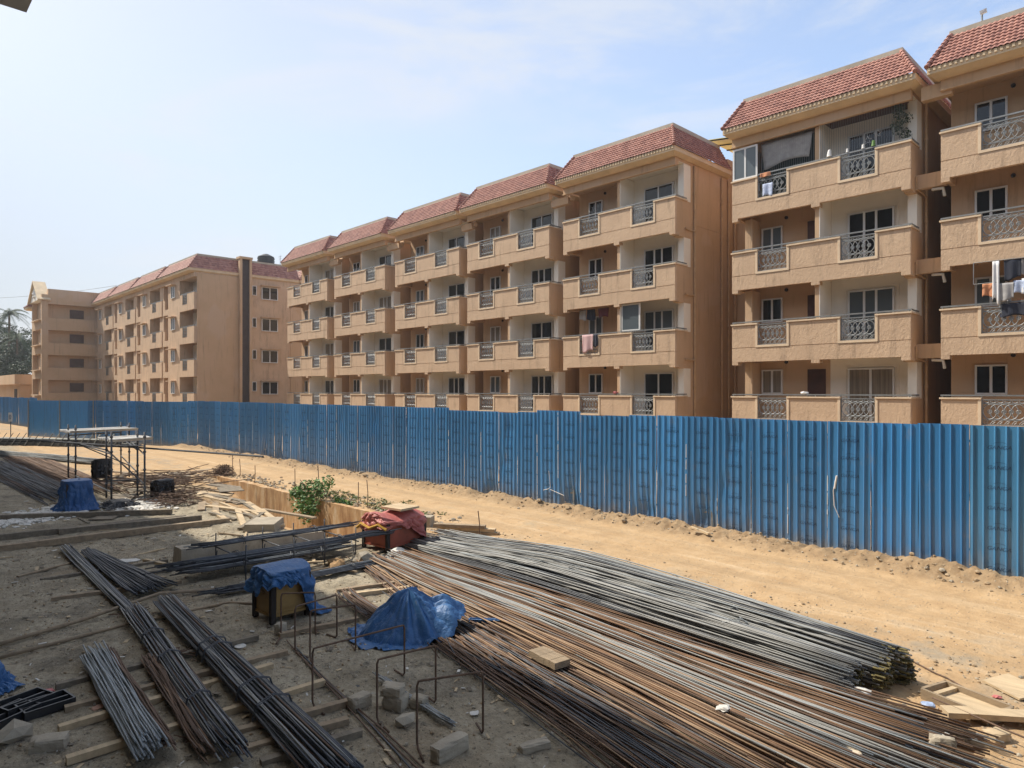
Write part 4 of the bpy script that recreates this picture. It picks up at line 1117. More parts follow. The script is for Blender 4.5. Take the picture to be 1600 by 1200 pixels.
machine('yellow bar-bending machine half under a blue tarpaulin', cy, .58,.62,.72, 'yellow', .05)
def hem1(th):
    d = math.degrees(th) % 360
    if 42 < d < 105: return .02
    if 12 < d <= 42: return .60-.58*(d-12)/30
    if 105 <= d < 200: return .30
    if 200 <= d < 285: return .48+.05*math.sin(d*.2)
    return .60+.04*math.sin(d*.3)
drape('blue tarpaulin draped over the yellow machine, trailing to the ground on one side', 'tarp', cy, .37,.39,.86, hem1, .05, .16,.06, 3, lambda x,y: .03*math.cos(x*8), .35, 8)
def heap(label, m, c, rotz):
    nt_, nr = 200, 60; mb = MB()
    def hz(a, b):
        d1 = math.hypot(a*1.0/.74, (b-.02)/.56); d2 = math.hypot((a-.60)/.44, (b-.04)/.46); th = math.atan2(b, a)
        f1 = .20*(abs(nz(math.cos(th)*3.4, math.sin(th)*3.4, 3.+d1*.25))-.22); f2 = .09*(abs(nz(a*2.6+b*1.5, b*2.6, 9.))-.2); f3 = .03*(abs(nz(a*7, b*7-a*3, 5.))-.2)
        z1 = .70*max(0., 1-d1**1.15)**.80 if d1 < 1 else 0.; z2 = .48*max(0., 1-d2**1.4)**.7 if d2 < 1 else 0.
        z = (z1**3+z2**3)**(1/3)
        k = min(1., d1*3)
        low = sm(.28, .0, z)
        return max(.010, z + (f1+f2)*k*(1-.3*low) + f3*k + low*.11*max(0., abs(nz(a*9+4, b*9, 2.))-.12))
    for j in range(nr+1):
        for i in range(nt_):
            th = 2*PI*i/nt_; ca, sa = math.cos(th), math.sin(th)
            Rr = 1/math.sqrt((ca/.92)**2+(sa/.66)**2)
            Rr *= 1+.16*nz(ca*1.7, sa*1.7, 6.)+.09*nz(ca*5, sa*5, 8.)+.05*nz(ca*14, sa*14, 4.)
            if 195 < math.degrees(th) < 235: Rr *= 1.16
            q = (j/nr)**.85; a, b = ca*Rr*q, sa*Rr*q
            mb.v.append((a, b, hz(a, b)))
    for j in range(nr):
        for i in range(nt_):
            i2 = (i+1) % nt_; mb.f.append((j*nt_+i, j*nt_+i2, (j+1)*nt_+i2, (j+1)*nt_+i)); mb.m.append(0)
    o = mb.build('tarpaulin', M[m], loc=c, rotz=rotz); md = o.modifiers.new('thick', 'SOLIDIFY'); md.thickness = .005; md.offset = 1
    return tag(o, label, 'tarpaulin')
heap('large blue tarpaulin heaped in a peak beside the spread bars', 'tarp', (-8.62,6.12,0.01), math.atan2(.7188,.6952))
tl = MB()
for k in range(4):
    P = [(-8.25+.13*i+.02*k, 7.02+.11*i+.03*nz(i*1.3,k), .10+.03*nz(i*2.,k+4)) for i in range(5)]
    for p, q in zip(P, P[1:]): tl.beam(p, q, .07, .012, 0, k*.7)
tag(tl.build('torn_strip', M['tarp']), 'torn blue strip of tarpaulin trailing over the rusty bars', 'cloth')
cr_ = (-13.75,9.35,0)
machine('red bar-cutting machine on a dark frame under a faded red tarpaulin', cr_, .85,1.15,.66, 'red', .12)
def hem2(th):
    d = math.degrees(th) % 360
    if 50 < d < 170: return .12
    if d <= 50: return .56-.44*d/50
    if 270 < d: return .56+.06*math.sin(d*.12)
    return .46
drape('faded red tarpaulin with a yellow edge over the red machine', 'tarp_red', cr_, .50,.68,.80, hem2, .12, .10,.05, 9, lambda x,y: .07*math.cos(x*5)+.05*math.sin(y*7), .1, 8)
yb = MB(); yb.tube([(.52,-.70,.56),(.30,-.76,.66),(0,-.77,.55),(-.3,-.76,.62),(-.5,-.72,.50)], .035, 6)
tag(yb.build('yellow_cloth_strip', simple('yellow_cloth', (.50,.27,.03), .7, .2, 5), loc=cr_, rotz=.12), 'yellow cloth edging hanging from the red tarpaulin', 'cloth')
tag(MB().box(-.35,-.55,.0,.35,.05,.05).build('lid_board', M['wood_pale'], loc=(cr_[0]+.05,cr_[1]+.35,.91), rotz=.15), 'pale board weighing down the red tarpaulin', 'board')
ct = (-24.9,5.0,0)
machine('far machine box under a deep blue tarpaulin by the scaffold', ct, .66,.62,.84, 'yellow', .0)
drape('deep blue tarpaulin hanging to the ground over the far machine', 'tarp_far', ct, .40,.38,.96, lambda th: .02 if math.degrees(th) % 360 < 300 else .05, 0, .22,.05, 12, None, .28, 6)
drape('crumpled blue tarpaulin cut off by the left edge', 'tarp', (-10.75,1.12,0), .20,.18,.34, lambda th: .012, 0, .6,.12, 14, None, .4, 7)
drape('dark crumpled sheet on the ground beside the deep blue tarpaulin', 'black', (-24.6,6.15,0), .3,.25,.22, lambda th: .012, 0, .9,.15, 15, None, .4, 5)
for (c, l, h) in (((-25.7,7.75,0),'dark covered machine right of the scaffold',.52),((-32.4,7.4,0),'dark covered machine standing behind the scaffold',.78)):
    e = machine(l, c, .52,.5,h, 'dark', .1)
    drape('black plastic wrapped over the '+('near' if h < .6 else 'rear')+' dark machine', 'black', c, .31,.30,h+.08, lambda th: .34+.08*math.sin(3*th), .1, .06,.06, 17+int(h*10), lambda x,y:.06*math.sin(x*9), 0, 8)

# ------------------------------------------------------------------ scaffold table
sc = empty('scaffold', (-29.5,7.2,0), 'dark tube scaffold with pale corrugated sheets on top, at left', 'scaffold')
FT = [(-33.0,6.33),(-32.1,6.41),(-26.93,6.3),(-25.73,6.17),(-33.88,8.5),(-32.87,8.57),(-26.49,7.17),(-24.95,6.97)]
for (x, y) in FT:
    p = MB(); p.tube([(x+29.5,y-7.2,0),(x+29.5,y-7.2,2.36)], .032, 7)
    for z in (.5,1.1,1.7,2.2): p.tube([(x+29.5,y-7.2,z-.03),(x+29.5,y-7.2,z+.03)], .05, 7)
    p.build('post', M['steel_dark'], sc, smooth=True)
def rl(a, b, za, zb):
    MB().tube([(FT[a][0]+29.5,FT[a][1]-7.2,za),(FT[b][0]+29.5,FT[b][1]-7.2,zb)], .025, 6).build('rail', M['steel_dark'], sc)
for a, b, za, zb in ((0,2,1.65,1.68),(1,3,1.62,1.62),(4,6,1.65,1.65),(5,7,1.6,1.6),(4,6,.85,.85),(0,4,1.9,1.9),(3,7,1.9,1.9),(2,6,.6,.6),(1,3,.30,.34),(0,5,1.7,.5),(2,7,1.7,.6)): rl(a,b,za,zb)
MB().tube([(-5,-2.0,1.70),(8.5,2.1,1.66)], .035, 6).build('rail', M['steel_dark'], sc)
for (x0, x1, y0, y1, z) in ((-4.5,-2.5,-1.0,1.5,2.06),(1.4,3.3,-.9,.4,2.02)):
    s = MB(); n = 40
    for i in range(n):
        a = x0+(x1-x0)*i/n; b = x0+(x1-x0)*(i+1)/n; za = z+.05*math.sin(i*1.3)+.03*nz(a,1); zb = z+.05*math.sin((i+1)*1.3)+.03*nz(b,1)
        s.hexa([(a,y0,za),(b,y0,zb),(b,y1,zb+.03),(a,y1,za+.03),(a,y0,za+.012),(b,y0,zb+.012),(b,y1,zb+.042),(a,y1,za+.042)])
    s.build('roof_sheet', M['white'], sc)
# stack of dark formwork panels across the road end
ps = MB(); a = Vector((-59.8,6.6,0)); b = Vector((-50.5,13.4,0)); d = (b-a).normalized(); sd = Vector((-d.y,d.x,0)); ln = (b-a).length
for k in range(4): ps.beam(a+d*.2*k+sd*.1*k+Vector((0,0,.12*k)), b-d*.3*k+Vector((0,0,.12*k)), 1.6-.15*k, .10, k % 2)
for i in range(22):
    t = ln*(i+.3)/22; c = a+d*t-sd*.75
    ps.beam(c+Vector((0,0,.02)), c+d*.35+sd*.35+Vector((0,0,.85)), .34, .04, i % 2)
M['panel'] = simple('dark_panel', (.10,.10,.09), .8, .3, 2); M['panel2'] = simple('grey_panel', (.22,.22,.19), .8, .3, 2)
tag(ps.build('panel_stack', [M['panel'], M['panel2']]), 'long stack of dark formwork panels before the gate', 'panel stack')
for i, px_ in enumerate((0, 1)):
    nb = empty('notice_board', ((-61.6,8.2,0),(-62.9,7.2,0))[i], ('small white notice board on a post before the gate','white notice board cut by the left edge')[i], 'notice board', rotz=.7)
    MB().tube([(0,0,0),(0,0,2.15)], .03, 6).build('post', M['steel_dark'], nb)
    s = MB().box(-.15,-.05,1.5,.15,-.031,2.15).build('board', M['frame'], nb)
    s2 = MB().ring((0,-.06,1.83), .06,.16,.02, 16); s2.build('mark', M['ink'], s)

# black trays at lower left
for i, (x, y, z, r, l) in enumerate(((-9.75,1.42,.02,.35,'topmost black tray in the heap at lower left'),(-9.55,1.60,.0,.15,'black tray lying flat at the right of the lower left heap'),(-9.55,1.25,.0,.5,'black tray at the near side of the lower left heap'))):
    t = empty('black_tray', (x,y,z), l, 'tray', 'black trays at lower left', r)
    s = MB(); s.box(-.16,-.24,.0,.16,.24,.02); s.build('base', M['black'], t)
    s = MB(); s.box(-.18,-.26,0,-.161,.26,.10).box(.161,-.26,0,.18,.26,.10).box(-.16,-.26,0,.16,-.241,.10).box(-.16,.241,0,.16,.26,.10).box(-.012,-.24,.0205,.012,.24,.09); s.build('rim', M['black'], t)

# ------------------------------------------------------------------ gravel, litter, rubble (uncountable)
rg = random.Random(77)
gv = MB()
for i in range(4200):
    u = rg.random()*1.25; u = u if u < 1 else .9
    if u < .40: x = 1.5-rg.random()**1.6*46; y = 15.62+rg.gauss(0,.26); s = .010+.045*rg.random()**2.2
    elif u < .65: x = rg.uniform(-22,0); y = 11.2+rg.gauss(0,.6)-max(0,(x+6)*.12); s = rg.uniform(.01,.035)
    elif u < .8: x = rg.uniform(-4,0); y = rg.uniform(7.2,11); s = rg.uniform(.008,.03)
    else: x = rg.uniform(-20,-4); y = rg.uniform(1.2,8.5); s = rg.uniform(.008,.028)
    if abs(y-11.4) < .25 and x < -15: continue
    if y > 16.1: y = 16.0-rg.random()*.3
    gv.rock((x,y,gh(x,y)+s*.25), s, s*rg.uniform(.6,1), s*.7, rg, 0 if rg.random() < .7 else 1)
for i in range(16):
    x = 1.-rg.random()**1.5*34; y = 15.45+rg.gauss(0,.22); s = rg.uniform(.05,.13)
    gv.rock((x,y,gh(x,y)+s*.3), s, s*.8, s*.6, rg, 0 if rg.random() < .6 else 1, .2)
for i in range(420):                                                         # rough edge of the trench
    x = rg.uniform(-31,-15); y = 11.75+abs(rg.gauss(0,.45)); s = rg.uniform(.02,.09)
    gv.rock((x,y,gh(x,y)+s*.25), s, s*.8, s*.6, rg, 0 if rg.random() < .6 else 1, .25)
tag(gv.build('gravel', [M['stone'], M['concrete']]), 'gravel and clods along the road and fence foot', 'gravel', kind='stuff')
lt = MB()
for i in range(2400):
    u = rg.random()
    if u < .78: x = rg.uniform(-20,-4.5); y = rg.uniform(1.3,6.8)
    else: x = rg.uniform(-33,-20); y = rg.uniform(4,10.5)
    s = (.008+.05*rg.random()**3)*(1.6 if x < -20 else 1); a = rg.uniform(0,6.28); z = gh(x,y)+.012
    lt.beam((x,y,z),(x+s*math.cos(a)*2,y+s*math.sin(a)*2,z+rg.uniform(0,.02)), s*rg.uniform(.3,1.2), .006, rg.choice([0,1,1,2,2,2]))
tag(lt.build('chips', [M['white'], M['wood_pale'], M['wood_grey']]), 'scattered chips of wood, paper and plaster on the yard', 'litter', kind='stuff')
wr = MB()
for i in range(2600):
    if i < 1900: y = 2.6+rg.random()*2.5; x = -24.3+rg.gauss(0,.55)-.25*(y-3) 
    else: x = -24.2+rg.gauss(0,.6)-.2; y = 5.8+rg.random()*1.6
    s = rg.uniform(.02,.075); wr.rock((x,y,gh(x,y)+s*.2), s*1.5, s, s*.5, rg, 0, .35)
tag(wr.build('white_rubble', M['white']), 'spilled white plaster rubble at left', 'rubble', kind='stuff')
tw = MB()
for (cx_, cy_, n, s, l) in ((-30.6,11.55,70,.45,1),(-28.,8.6,110,1.6,1),(-25.,7.9,90,.7,1),(-23.7,7.5,60,.5,1),(-14.2,6.9,26,.3,0),(-10.1,3.2,24,.22,0),(-12.4,3.4,16,.2,0),(-7.6,2.7,18,.16,0)):
    for i in range(int(n*1.4)):
        a = rg.uniform(0,6.28); p = Vector((cx_+rg.gauss(0,s*.6), cy_+rg.gauss(0,s*.5), gh(cx_,cy_)+.02+rg.random()*s*.35)); ln = s*rg.uniform(.4,1.1)
        tw.tube([p, p+Vector((math.cos(a)*ln,math.sin(a)*ln,rg.uniform(-.03,.12)*s))], .008*(1+.6*l), 4)
tag(tw.build('dry_twigs', M['rust_dark']), 'tangles of dry sticks and wire offcuts', 'twigs', kind='stuff')
def crumple(label, c, s, m, seed, cat='litter', name='litter_scrap', flat=.35):
    r_ = random.Random(seed); bm = bmesh.new(); bmesh.ops.create_icosphere(bm, subdivisions=2, radius=1)
    for v in bm.verts:
        k = 1+.55*nz(v.co.x*2.2+seed, v.co.y*2.2, v.co.z*2.2); v.co = Vector((v.co.x*s*k, v.co.y*s*k*.8, max(-.2,v.co.z)*s*flat*k))
    me = bpy.data.meshes.new(name); bm.to_mesh(me); bm.free(); me.materials.append(m)
    o = bpy.data.objects.new(name, me); COL.objects.link(o); o.location = (c[0],c[1],gh(c[0],c[1])+(c[2] if len(c) > 2 else .01)+.2*s*flat); o.rotation_euler = (0,0,seed)
    return tag(o, label, cat)
pinkm = simple('pink_scrap', (.52,.16,.15), .7, .3, 9); bluem = simple('blue_white_scrap', (.30,.38,.55), .6, .5, 9)
crumple('crumpled pink packet on the dirt at lower left', (-10.05,1.72), .07, pinkm, 1)
crumple('pinkish paper scrap beside the batten at lower left', (-9.15,2.05), .08, simple('peach_scrap',(.5,.3,.22),.8), 2, flat=.12)
crumple('white paper scrap beside the thick dark bundle', (-9.9,4.05), .10, M['white'], 3, flat=.12)
crumple('white plastic scrap caught on the rusty bars', (-3.85,7.05,.15), .09, M['white'], 4)
crumple('white bag at the left end of the spread bars', (-12.75,8.75,.10), .16, M['white'], 5, flat=.7)
crumple('blue and white wrapper by the wooden tray', (-2.32,9.05,.05), .08, bluem, 6)
crumple('red rag on the sand beyond the wooden tray', (-1.83,9.95), .05, pinkm, 7)
crumple('white foam scrap at the right ends of the bars', (-2.05,8.35,.06), .13, M['white'], 8, flat=.3)
crumple('white paper flake on the ground near the nearest stand', (-5.25,3.75), .07, M['white'], 9, flat=.15)
crumple('pale rag tucked at the end of the tall grey stack', (-2.98,8.75,.05), .14, M['white'], 10, flat=.5)
crumple('small white saucer-like scrap by the nearest stand leg', (-5.95,5.15), .06, M['white'], 11, flat=.12)
crumple('cream rag at the bottom ends of the grey bars', (-2.55,7.25,.05), .14, simple('cream_rag',(.55,.46,.34),.85), 12, flat=.35)
crumple('flat black patch standing in for the dark hole beside the squat block', (-7.6,4.55,-.01), .10, M['black'], 13, flat=.05)  # black disc painted for the darkness inside a hole
crumple('brown crumpled sacking in the scrap heap under the stands', (-12.95,7.35,.03), .26, simple('brown_sack',(.33,.20,.09),.9,.4,8), 15, flat=.5)
crumple('grey crumpled sacking in the scrap heap before the red machine', (-12.8,7.95,.03), .30, simple('grey_sack',(.30,.26,.20),.9,.4,8), 16, flat=.6)
crumple('flattened grey cement sack on the dirt at left', (-16.6,4.3), .22, M['white'], 14, flat=.10)

# ------------------------------------------------------------------ plants
def leafm(name, a, b_):
    def bld(nt, b):
        oi = N(nt, 'ShaderNodeNewGeometry'); 
        c = ramp(nt, oi.outputs['Random Per Island'], [(0,a),(1,b_)])
        L(nt, c, b.inputs['Base Color'])
    m = mat(name, bld, a, .55); return m
M['leaf'] = leafm('green_leaves', (.035,.11,.018), (.15,.29,.055))
M['leaf_dark'] = leafm('dark_leaves', (.014,.034,.012), (.038,.072,.024))
M['leaf_palm'] = leafm('palm_leaves', (.02,.045,.016), (.05,.09,.03))
M['leaf_dry'] = leafm('weed_leaves', (.08,.12,.03), (.20,.22,.07))
M['leaf_palm'].node_tree.nodes['Principled BSDF'].inputs['Roughness'].default_value = .7
M['bark'] = simple('bark', (.12,.085,.055), .9, .3, 6)
def leaves(m, c, rad, n, size, rnd, flat=1., mi=0):
    for i in range(n):
        d = Vector((rnd.gauss(0,1),rnd.gauss(0,1),rnd.gauss(0,1))).normalized()*(rnd.random()**.45)
        p = Vector(c)+Vector((d.x*rad[0],d.y*rad[1],d.z*rad[2]))
        t = Vector((rnd.gauss(0,1),rnd.gauss(0,1),rnd.gauss(0,.6))).normalized(); u = t.cross(Vector((rnd.gauss(0,1),rnd.gauss(0,1),rnd.gauss(0,1)))).normalized()
        s = size*rnd.uniform(.6,1.3); k = len(m.v)
        m.v += [tuple(p-t*s), tuple(p+u*s*.45+t*s*.1), tuple(p+t*s), tuple(p-u*s*.45+t*s*.1)]; m.f.append((k,k+1,k+2,k+3)); m.m.append(mi)
rp = random.Random(31)
bush = empty('green_bush', (-21.6,11.35,0), 'leafy green bush spilling over the trench wall', 'bush')
m = MB()
for (x,y,z,r) in ((-.9,-.15,.05,.45),(-.5,-.05,.25,.5),(0,.05,.35,.55),(.45,0,.3,.5),(.8,.1,.65,.32),(.3,-.25,-.1,.45),(-.3,-.3,-.25,.4),(.15,-.35,-.55,.3),(.35,-.3,-.35,.35),(1.2,.25,.05,.28),(1.7,.35,-.02,.22),(-1.2,0,.15,.3)):
    leaves(m, (x,y,z), (r,r*.8,r*.75), int(330*r), .07, rp)
m.build('foliage', M['leaf'], bush)
s = MB()
for i in range(9): s.tube([(rp.uniform(-.3,.3),.1,-.1),(rp.uniform(-.9,.9),rp.uniform(-.2,.1),.3),(rp.uniform(-1.1,1.2),rp.uniform(-.4,.2),rp.uniform(.1,.8))], .012, 5)
s.build('stem', M['bark'], bush)
m = MB()
for i in range(60):
    x = rp.uniform(-22.5,-16.2); y = 11.85+abs(rp.gauss(0,.5)); leaves(m, (x,y,gh(x,y)+.05), (.18,.15,.08), 22, .045, rp)
tag(m.build('weeds', M['leaf_dry']), 'low weeds on the bank above the trench wall', 'weeds', kind='stuff')
db = empty('dry_bush', (-30.6,11.75,0), 'dry brown bush by the starter bars at the trench end', 'bush')
s = MB()
for i in range(150):
    a = rp.uniform(0,6.28); r = rp.uniform(.15,.5); s.tube([(rp.gauss(0,.1),rp.gauss(0,.1),0),(math.cos(a)*r*.5,math.sin(a)*r*.5,rp.uniform(.1,.5)),(math.cos(a)*r,math.sin(a)*r,rp.uniform(.02,.38))], .010, 4)
s.build('branches', M['rust_dark'], db)
def tree(label, loc, h, cr, seed, m='leaf_dark', name='tree', group='trees beyond the left building'):
    r_ = random.Random(seed); e = empty(name, loc, label, 'tree', group)
    t = MB(); t.tube([(0,0,0),(.2,.1,h*.3),(.1,.2,h*.6)], .32, 8, 0, True, .14)
    limbs = []
    for i in range(9):
        a = i*2.4; q = Vector((math.cos(a)*cr*r_.uniform(.4,.8), math.sin(a)*cr*r_.uniform(.4,.8), h*r_.uniform(.5,.92))); limbs.append(q)
        t.tube([(.12,.15,h*r_.uniform(.3,.5)), q*.55+Vector((0,0,h*.25)), q], .10, 5, 0, True, .03)
    t.build('trunk', M['bark'], e)
    c = MB()
    for q in limbs+[Vector((0,0,h*.9))]:
        for k in range(5):
            p = q+Vector((r_.gauss(0,cr*.28),r_.gauss(0,cr*.28),r_.gauss(0,h*.08))); s = r_.uniform(.55,1.25)*cr*.30
            leaves(c, p, (s,s,s*.75), 210, .20, r_)
    c.build('crown', M[m], e)
def palm(label, loc, h, seed):
    r_ = random.Random(seed); e = empty('palm_tree', loc, label, 'tree', 'palms beyond the left building')
    t = MB(); t.tube([(0,0,0),(.2,0,h*.4),(.35,.1,h*.75),(.3,.1,h)], .24, 9, 0, True, .15); t.build('trunk', M['bark'], e)
    c = MB()
    for i in range(26):
        a = i*2.4+r_.uniform(-.2,.2); el = r_.uniform(-.25,1.25); ln = r_.uniform(2.6,3.7); P = []
        for k in range(9):
            q = k/8; P.append(Vector((.3+math.cos(a)*ln*q*math.cos(el*(1-q*.5)), .1+math.sin(a)*ln*q*math.cos(el*(1-q*.5)), h+ln*(math.sin(el)*q-.75*q*q))))
        c.tube(P, .03, 4, 0, False, .008)
        for k in range(1, 26):
            q = k/26*8; j = min(7,int(q)); p = P[j]+(P[j+1]-P[j])*(q-j); d = (P[j+1]-P[j]).normalized(); sd = d.cross(Vector((0,0,1))).normalized()
            L_ = .62*(1-.6*abs(k/26-.4))
            for sg in (-1,1):
                tip = p+sd*sg*L_*.8+d*L_*.5+Vector((0,0,-.30*L_-r_.random()*.15)); n = len(c.v)
                c.v += [tuple(p-d*.03), tuple(p+d*.05), tuple(tip)]; c.f.append((n,n+1,n+2)); c.m.append(0)
    c.build('crown', M['leaf_palm'], e)
palm('tall palm with an arching crown above the left end of the buildings', (-140,18.3,0), 16.6, 1)
palm('second palm cut by the left edge of the picture', (-141,16.6,0), 14.5, 2)
palm('lower palm whose crown shows between the tall palm and the stair wing', (-136,18.8,0), 12.5, 5)
tree('broad dark tree beneath the palms at the left edge', (-146,18.2,0), 14.5, 5.5, 3)
tree('rounder dark tree close to the stair wing at far left', (-144,19.6,0), 12.5, 4.6, 4)
tree('low bushy tree just above the annexe roof', (-132,16.8,0), 9.5, 4.2, 6)

# ------------------------------------------------------------------ things on the balconies
def cloth(label, c, w, h, m, seed, rot=0., cat='laundry', group=None, name='hanging_cloth', amp=.03):
    """a hanging cloth: top edge at c, w wide along x, h long, with folds"""
    r_ = random.Random(seed); mb = MB(); n, k = 14, 8; p = r_.uniform(0,6)
    for j in range(k+1):
        for i in range(n+1):
            u = i/n; q = j/k
            mb.v.append(((u-.5)*w*(1-.12*q*math.sin(p)), amp*math.sin(u*9+p)*(.3+.7*q), -h*q*(1+.10*math.sin(u*5+p)) ))
    for j in range(k):
        for i in range(n): mb.f.append((j*(n+1)+i,j*(n+1)+i+1,(j+1)*(n+1)+i+1,(j+1)*(n+1)+i)); mb.m.append(0)
    o = mb.build(name, m, loc=c, smooth=True, rotz=rot); md = o.modifiers.new('thick','SOLIDIFY'); md.thickness = .008
    return tag(o, label, cat, group)
white_cl = simple('white_cotton', (.66,.66,.66), .85, .1, 6); navy = simple('navy_cotton', (.02,.024,.04), .85, .2, 6); grey_cl = simple('grey_cotton', (.36,.35,.34), .85, .2, 5)
orange_cl = simple('orange_cotton', (.55,.24,.12), .85, .2, 9); blue_cl = simple('blue_white_cotton', (.45,.52,.68), .85, .3, 14)
def stripes(nt, b):
    w = N(nt, 'ShaderNodeTexWave', bands_direction='X'); w.inputs['Scale'].default_value = 9; w.inputs['Distortion'].default_value = .6
    L(nt, pos(nt, obj=True), w.inputs['Vector']); L(nt, ramp(nt, w.outputs['Fac'], [(.4,(.62,.56,.52)),(.6,(.50,.17,.19))]), b.inputs['Base Color'])
striped = mat('striped_towel', stripes, rough=.9)
bx = -23.56
cloth('red and white striped towel over the railing of the third balcony up-left of the gap', (bx+1.70,Y0-.07,5.52+1.05), .72,.86, striped, 1)
cloth('dark garment hanging beside the striped towel', (bx+2.22,Y0-.08,5.52+1.05), .26,.62, navy, 2)
for i, (dx, w, h, m, l) in enumerate(((.95,.42,.5,grey_cl,'grey shirt drying under the balcony ceiling above the striped towel'),(1.5,.5,.55,navy,'dark trousers drying under the ceiling above the striped towel'),(2.3,.7,.45,simple('maroon_cotton',(.12,.03,.04),.85),'maroon cloth drying under the ceiling above the striped towel'))):
    cloth(l, (bx+dx,Y0+.45,5.52+2.38), w, h, m, 5+i)
gp = empty('balcony_screen', (bx+3.6,Y0+.20,5.52), 'dark sliding screen panel enclosing part of a balcony above the striped towel', 'screen')
MB().box(0,0,1.12,.05,.04,2.40).box(1.0,0,1.12,1.08,.04,2.40).box(.05,0,2.34,1.0,.04,2.40).box(.05,0,1.12,1.0,.04,1.17).build('frame', M['frame'], gp)
MB().box(.05,.012,1.17,1.0,.028,2.34).build('pane', M['glass2'], gp)
bx = -6.44
q = MB(); q.tube([(bx+.95,Y0-.05,7.95),(bx+3.5,Y0-.05,7.95)], .012, 5).tube([(bx+.95,Y0-.05,7.95),(bx+.95,Y0-.05,7.25)], .012, 5).tube([(bx+.95,Y0-.05,7.25),(bx+1.6,Y0-.05,7.25)], .012, 5)
q.tube([(bx+.95,Y0-.05,7.95),(bx+.95,Y0+.6,7.97)], .012, 5)
tag(q.build('clothes_rack', M['rail']), 'thin metal clothes rack on the right-edge balcony', 'clothes rack')
for i, (dx, z, w, h, m, l) in enumerate(((1.72,7.93,.24,1.30,white_cl,'long white cloth hanging on the right-edge balcony'),(2.15,7.2,.55,.55,grey_cl,'grey shirt hanging beside the long white cloth'),(2.42,7.93,.62,.62,navy,'large navy cloth hanging on the right-edge balcony'),(2.75,7.25,.5,.42,blue_cl,'blue and white shirt on the right-edge balcony'),(3.1,7.3,.5,.5,white_cl,'white shirt at the right end of the clothes rack'),(1.38,7.24,.45,.42,orange_cl,'orange cloth on the lower bar of the clothes rack'),(2.5,6.55,1.0,.42,navy,'dark clothes draped over the railing of the right-edge balcony'),(2.95,7.93,.34,.55,grey_cl,'grey vest behind the blue and white shirt'),(3.2,7.93,.4,.6,navy,'navy shirt at the far end of the clothes rack'),(2.18,7.93,.2,.45,white_cl,'small white towel beside the long white cloth'),(1.9,6.62,.16,.22,white_cl,'white sock hanging low on the right-edge railing'),(2.25,6.75,.14,.2,white_cl,'white handkerchief clipped above the right-edge railing'),(2.7,6.68,.18,.2,orange_cl,'red cloth clipped above the right-edge railing'),(2.0,6.5,.30,.35,blue_cl,'small blue cloth on the railing of the right-edge balcony'))):
    cloth(l, (bx+1.30+(dx-1.30)*.62,Y0-.06+.015*i,z), w*.74, h, m, 30+i)
# top-floor flat with the wire screen
bx = -14.08; z = 11.52
def sill_thing(name, label, cat, x, y, zz, build): return tag(build.build(name[0], name[1], loc=(x,y,zz)), label, cat)
enc = empty('balcony_window', (bx,Y0+.0,z+1.01), 'white framed sliding window boxing in the top left corner balcony', 'window')
f = MB()
f.box(.02,.02,0,.09,.08,1.33).box(1.03,.02,0,1.10,.08,1.33).box(.09,.02,1.26,1.03,.08,1.33).box(.09,.02,0,1.03,.08,.07).box(.53,.022,.07,.60,.078,1.26)
f.build('frame', M['frame'], enc); MB().box(.09,.04,.07,1.03,.06,1.26).build('pane', M['glass2'], enc)
def wires(label, x0, x1, y, z0, z1, n):
    q = MB()
    for i in range(n): x = x0+(x1-x0)*i/(n-1); q.tube([(x,y,z0),(x,y,z1)], .0045, 4, 0, False)
    tag(q.build('safety_screen', M['rail']), label, 'safety screen')
wires('fine vertical wire screen over the top left balcony opening', bx+1.15, bx+3.32, Y0+.14, z+.95, 13.93, 26)
wires('fine vertical wire screen over the top right balcony opening with stars', bx+3.58, bx+6.5, Y0+.14, z+1.0, 13.93, 36)
cloth('grey sheet hung as a curtain in the top left balcony', (bx+2.2,Y0+.25,13.85), 2.1,.95, grey_cl, 51, cat='curtain', name='curtain', amp=.05)
cloth('dark shade cloth behind the grey curtain on the top left balcony', (bx+2.2,Y0+.55,13.9), 2.25,2.3, simple('teal_shade_cloth',(.025,.045,.045),.9), 52, cat='curtain', name='curtain')
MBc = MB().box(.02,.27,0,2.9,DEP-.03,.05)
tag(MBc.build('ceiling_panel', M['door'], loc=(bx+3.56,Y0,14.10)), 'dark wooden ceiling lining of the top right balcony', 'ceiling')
for i, (dx, zz) in enumerate(((5.15,13.05),(5.50,13.22))):
    q = MB(); P = []
    for k in range(11):
        a = k*PI/5+PI/2; r_ = .16 if k % 2 == 0 else .07; P.append((math.cos(a)*r_,0,math.sin(a)*r_))
    q.tube(P, .012, 4); q.tube([(0,0,.16),(0,0,.85)], .003, 4)
    tag(q.build('star_ornament', M['frame'], loc=(bx+dx,Y0+.5,zz)), ('lower','upper')[i]+' white star ornament hanging in the top right balcony', 'ornament')
pl = empty('potted_plant', (bx+6.25,Y0+.42,z+.9), 'tall green climbing plant at the right end of the top balcony', 'plant')
q = MB(); q.tube([(0,0,0),(0,0,.28)], .14, 12, 0, True, .18); q.build('pot', M['tank'], pl)
q = MB()
for k in range(9): leaves(q, (rp.gauss(0,.10),rp.gauss(0,.08),.5+k*.19), (.24,.2,.2), 120, .045, rp)
q.build('foliage', M['leaf_dark'], pl)
